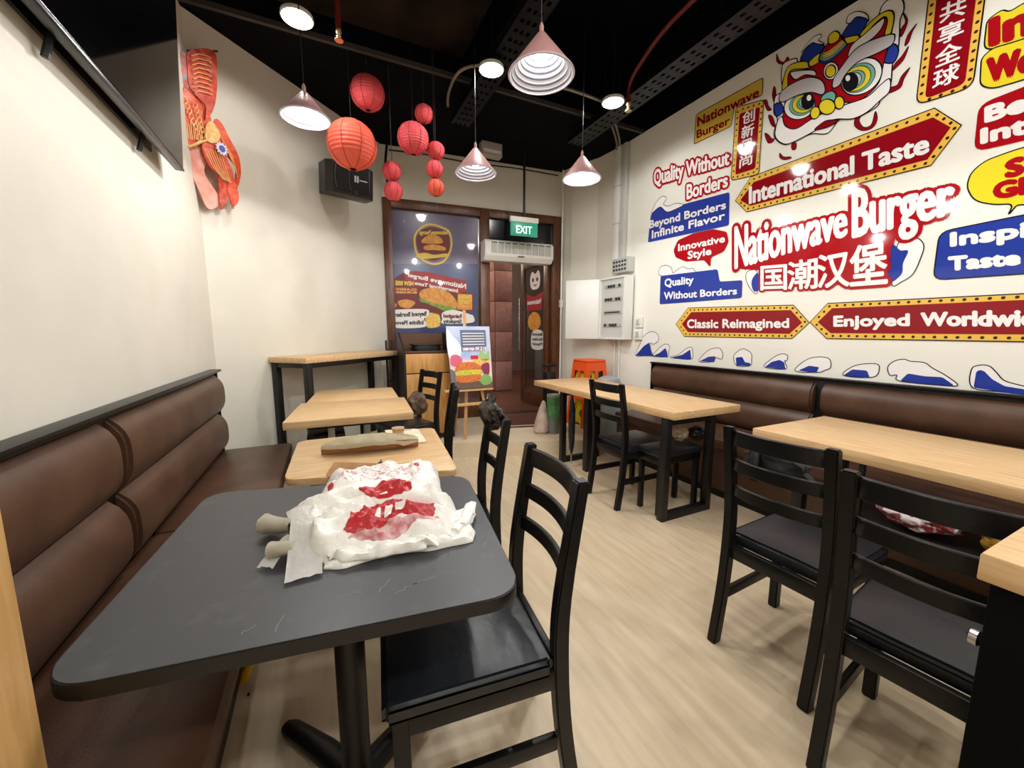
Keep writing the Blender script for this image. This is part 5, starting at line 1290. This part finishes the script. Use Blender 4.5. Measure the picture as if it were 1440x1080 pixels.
# ------------------------------------------------------------------ paper-wrapped tray on the rounded oak table
KR = mat('kraft_paper', 'c79a68', .7, hex2='b98a58', scale=12, bump=.1); CRM = mat('cream_paper', 'e6dcc0', .6, hex2='d8ccab', scale=12, bump=.4, bscale=30)
BR = mat('crust_brown', 'a8663c', .55, hex2='8a4e2c', scale=14, bump=.2)
la = Vector((*tb(452, 634, .77), .7515)); lb = Vector((*tb(588, 622, .77), .7515)); ld = lb-la; lp_ = Vector((-ld.y, ld.x, 0)).normalized()
t = thing('wrapped_tray', 'long boat-shaped tray wrapped in cream paper on the rounded oak table', 'tray')
bm = B(); N = 24; rings = []
for i in range(N+1):
    q = i/N; wdt = .050*math.sin(PI*min(1, max(0.0, .02+.96*q)))**.55; hgt = .025+.025*math.sin(PI*min(1, max(.0, .03+.94*q)))**.45; c = la+ld*q
    ring_ = []
    for k in range(12):
        a = PI+PI*k/11; ring_.append(bm.verts.new(c+lp_*wdt*math.cos(a)+Vector((0, 0, hgt+hgt*.98*math.sin(a)))))
    rings.append(ring_)
for a, b in zip(rings, rings[1:]):
    for k in range(11): bm.faces.new((a[k], a[k+1], b[k+1], b[k]))
for r_ in (rings[0], rings[-1]): bm.faces.new(r_)
bmesh.ops.solidify(bm, geom=bm.faces[:], thickness=.002)
obj('tray_hull', bm, KR, t, smooth=True)
bm = B(); G = []
for i in range(N+1):
    q = i/N; wdt = .053*math.sin(PI*min(1, max(0.0, .02+.96*q)))**.55; c = la+ld*q; row = []
    tp = math.sin(PI*min(1, max(.0, .03+.94*q)))**.45; drop = (.018+.004*math.sin(q*9)+(.008 if q > .8 else 0))*tp
    for k in range(13):
        s_ = (k-2)/4-1; s_ = max(-1, min(1, s_)); ex_ = 2-k if k < 2 else (k-10 if k > 10 else 0)
        row.append(bm.verts.new(c+lp_*(wdt*s_+(.002*ex_*(1 if s_ > 0 else -1)))+Vector((0, 0, .026+.026*tp+.020*tp*(1-s_*s_)-ex_*drop/2+.007*noise.noise(Vector((q*9, s_*2, 1)))))))
    G.append(row)
for a, b in zip(G, G[1:]):
    for k in range(12): bm.faces.new((a[k], a[k+1], b[k+1], b[k]))
bmesh.ops.solidify(bm, geom=bm.faces[:], thickness=.0015)
obj('paper_cover', bm, CRM, t, smooth=True)
bm = B()
for k in range(5): tube(bm, [la+ld*(.78+.03*k)-lp_*.01+Vector((0, 0, .0765)), la+ld*(.78+.03*k+.015)+lp_*.02+Vector((0, 0, .0745)), la+ld*(.79+.03*k+.02)-lp_*.005+Vector((0, 0, .0765))], .0015, 4)
obj('red_scribble', bm, PLR, t)
bm = B(); rings = []
for i in range(N-6, N+1):
    q = i/N; wdt = .052*math.sin(PI*min(1, max(0.0, .02+.96*q)))**.55; hgt = .025+.025*math.sin(PI*min(1, max(.0, .03+.94*q)))**.45; c = la+ld*q
    rings.append([bm.verts.new(c+lp_*(wdt+.002)*math.cos(PI+PI*k/11)+Vector((0, 0, hgt+.001+hgt*.97*math.sin(PI+PI*k/11)))) for k in range(12)])
for a, b in zip(rings, rings[1:]):
    for k in range(11): bm.faces.new((a[k], a[k+1], b[k+1], b[k]))
bm.faces.new(rings[-1]); obj('brown_end', bm, BR, t, smooth=True)
q0 = at(556, 618, z=.752); 
t = tag(obj('paper_sheet', prism(B(), roundpoly([tb(540, 606, .752), tb(588, 604, .752), tb(600, 622, .752), tb(560, 626, .752)], .02), .7512, .757, .001), CRM, smooth=True), 'flat cream paper packet behind the boat-shaped tray on the rounded oak table', 'paper packet')
t = tag(obj('bag_shadow_sheet', prism(B(), roundpoly([tb(458, 668, .752), tb(470, 650, .752), tb(545, 652, .752), tb(560, 668, .752), tb(480, 684, .752)], .015), .7512, .753, .0005), mat('bag_shadow_sheet', 'a47b50', .8, hex2='8f683f', scale=30)), 'darker brown paper sheet drawn for the bag shadow in front of the boat-shaped tray', 'shadow sheet')  # flat brown sheet painted for the bag shadow on the tabletop
t = thing('clip', 'small black and chrome clip on the edge of the brown shadow sheet', 'clip', (*tb(535, 652, .76), .7535))
bxo('jaw', (-.009, .009, -.006, .006, 0, .012), BMETAL, t, .002); obj('arm', tube(B(), [(0, 0, .012), (.004, 0, .022)], .0025, 6), CHROME, t)
t = tag(obj('beige_cup', lathe(B(), [(0, 0), (.022, 0), (.030, .045), (.028, .045), (0, .043)], (*tb(560, 606, .78), .7515), 16), mat('cup_beige', 'b9a078', .5), smooth=True), 'small beige paper cup at the far edge of the rounded oak table', 'cup')
# ------------------------------------------------------------------ black bag over the second chair, brown bag on far chair, bag on right chair
def blob(name, label, cat, c, rx, ry, rz_, mt, seed, parts=(), amp=.25):
    t = thing(name, label, cat, c)
    bm = B(); bmesh.ops.create_icosphere(bm, subdivisions=4, radius=1)
    for v in bm.verts:
        n_ = v.co.copy(); k = 1+amp*noise.noise(n_*1.9+Vector((seed, 0, 0)))+.12*noise.noise(n_*5+Vector((0, seed, 0)))+.05*abs(noise.noise(n_*11))
        v.co = Vector((n_.x*rx, n_.y*ry, n_.z*rz_))*k
    obj('bag_body', bm, mt, t, smooth=True); return t
SHB = mat('black_bag_film', '121214', .25, bump=.6, bscale=22)
t = blob('black_plastic_bag', 'crumpled shiny black plastic bag tied over the back of the second chair', 'bag', (.69, 1.66, .865), .035, .11, .065, SHB, 3.1)
for k in range(2): obj('bag_ear', tube(B(), [(0, -.02+.05*k, .06), (.012, -.02+.07*k, .085), (.02, .0+.09*k, .075)], [.012, .010, .003], 8), SHB, t, smooth=True)
t = blob('brown_bag', 'crumpled brown bag on the seat of the chair before the waste cabinet', 'bag', (.63, 2.98, .70), .075, .09, .085, mat('brown_bag_cloth', '4a3628', .6, hex2='6b5240', scale=16, bump=.5), 6.3)
t = blob('black_umbrella', 'black folded umbrella hanging from the table end beside the trolley', 'umbrella', (2.02, 2.92, .40), .030, .030, .27, BSEAT, 1.3, amp=.1)
obj('umbrella_tip', tube(B(), [(0, 0, -.26), (0, 0, -.36)], .005, 6), CHROME, t); obj('umbrella_handle', tube(B(), [(0, 0, .25), (0, 0, .29), (.02, 0, .295), (.03, 0, .28)], .008, 8), BWOOD, t, smooth=True)
# sacks under / on the seats behind the near right chairs
t = blob('patterned_bag', 'crumpled red and white printed bag lying under the nearer long table', 'bag', (2.10, .62, .53), .10, .13, .055, mat('red_print_bag', '6b1a1c', .4, hex2='c8bcc0', scale=24, contrast=(.48, .56), bump=.4), 9.3)
t = blob('yellow_bag', 'dull yellow bag beside the printed bag under the nearer long table', 'bag', (2.12, .36, .52), .10, .10, .06, mat('yellow_bag_film', 'a8801c', .45, hex2='8a6416', scale=10, bump=.4), 4.3)
bxo('under_shelf', (2.01, 2.45, .10, .85, .445, .465), mat('shelf_black', '121213', .5), bev=.003)
tag(bpy.data.objects['under_shelf'], 'black shelf under the nearer long table carrying the printed and yellow bags', 'shelf')
for y in (.16, .78):
    o = bxo('shelf_bracket', (2.02, 2.04, y, y+.02, .465, .70), BMETAL, bpy.data.objects['under_shelf'], .002)
t = blob('pale_pouch', 'pale rounded pouch on the padded stool under the farther long table', 'pouch', (2.30, 1.96, .52), .06, .05, .055, mat('pouch_pale', 'b9a68c', .5, bump=.2), 7.7)
t = blob('dark_cap', 'dark cap resting beside the pale pouch under the farther long table', 'cap', (2.44, 1.93, .51), .06, .06, .055, BSEAT, 2.7, amp=.1)
# black jacket over the left right-hand chair
t = blob('black_jacket', 'black jacket hung over the top rail of the left chair of the right pair', 'jacket', (1.46, .82, .76), .028, .12, .055, mat('jacket_cloth', '0c0c0e', .6, bump=.5, bscale=20), 5.5)
obj('sleeve', tube(B(), [(-.02, .06, .05), (-.04, .05, .02), (-.045, .045, -.06)], [.012, .016, .010], 8), mat('jacket_cloth', '0c0c0e'), t, smooth=True)
# knob / chrome fitting by the counter
t = tag(obj('chrome_knob', lathe(B(), [(0, 0), (.008, 0), (.008, .012), (.014, .018), (.014, .028), (0, .034)], (0, 0, 0), 16, Matrix.Translation((at(1353, 889, y=.225).x+.004, .188, at(1353, 889, y=.225).z)) @ Matrix.Rotation(-PI/2, 4, 'X')), CHROME, smooth=True), 'round chrome knob on the side of the black counter body', 'knob')
# yellow strap thing under the charcoal table
t = thing('yellow_squeegee', 'yellow and black floor tool leaning against the left bench under the charcoal table', 'tool')
p0 = at(352, 920, x=-.32); p1 = at(341, 975, x=-.325); p2 = at(345, 1000, x=-.32)
obj('yellow_grip', tube(B(), smoothpoly([p0+Vector((0, 0, .02)), p0, p1, p2], 4, False), [.012]*4+[.016]*4+[.014]*4+[.005], 10, flat=.6), mat('tool_yellow', 'e8b41c', .4), t, smooth=True)
obj('black_frame', tube(B(), [p0+Vector((.01, -.01, 0)), p2+Vector((.02, -.01, .02)), p2+Vector((.01, -.01, -.04)), Vector((-.30, p2.y-.03, .01))], .004, 6), BMETAL, t)
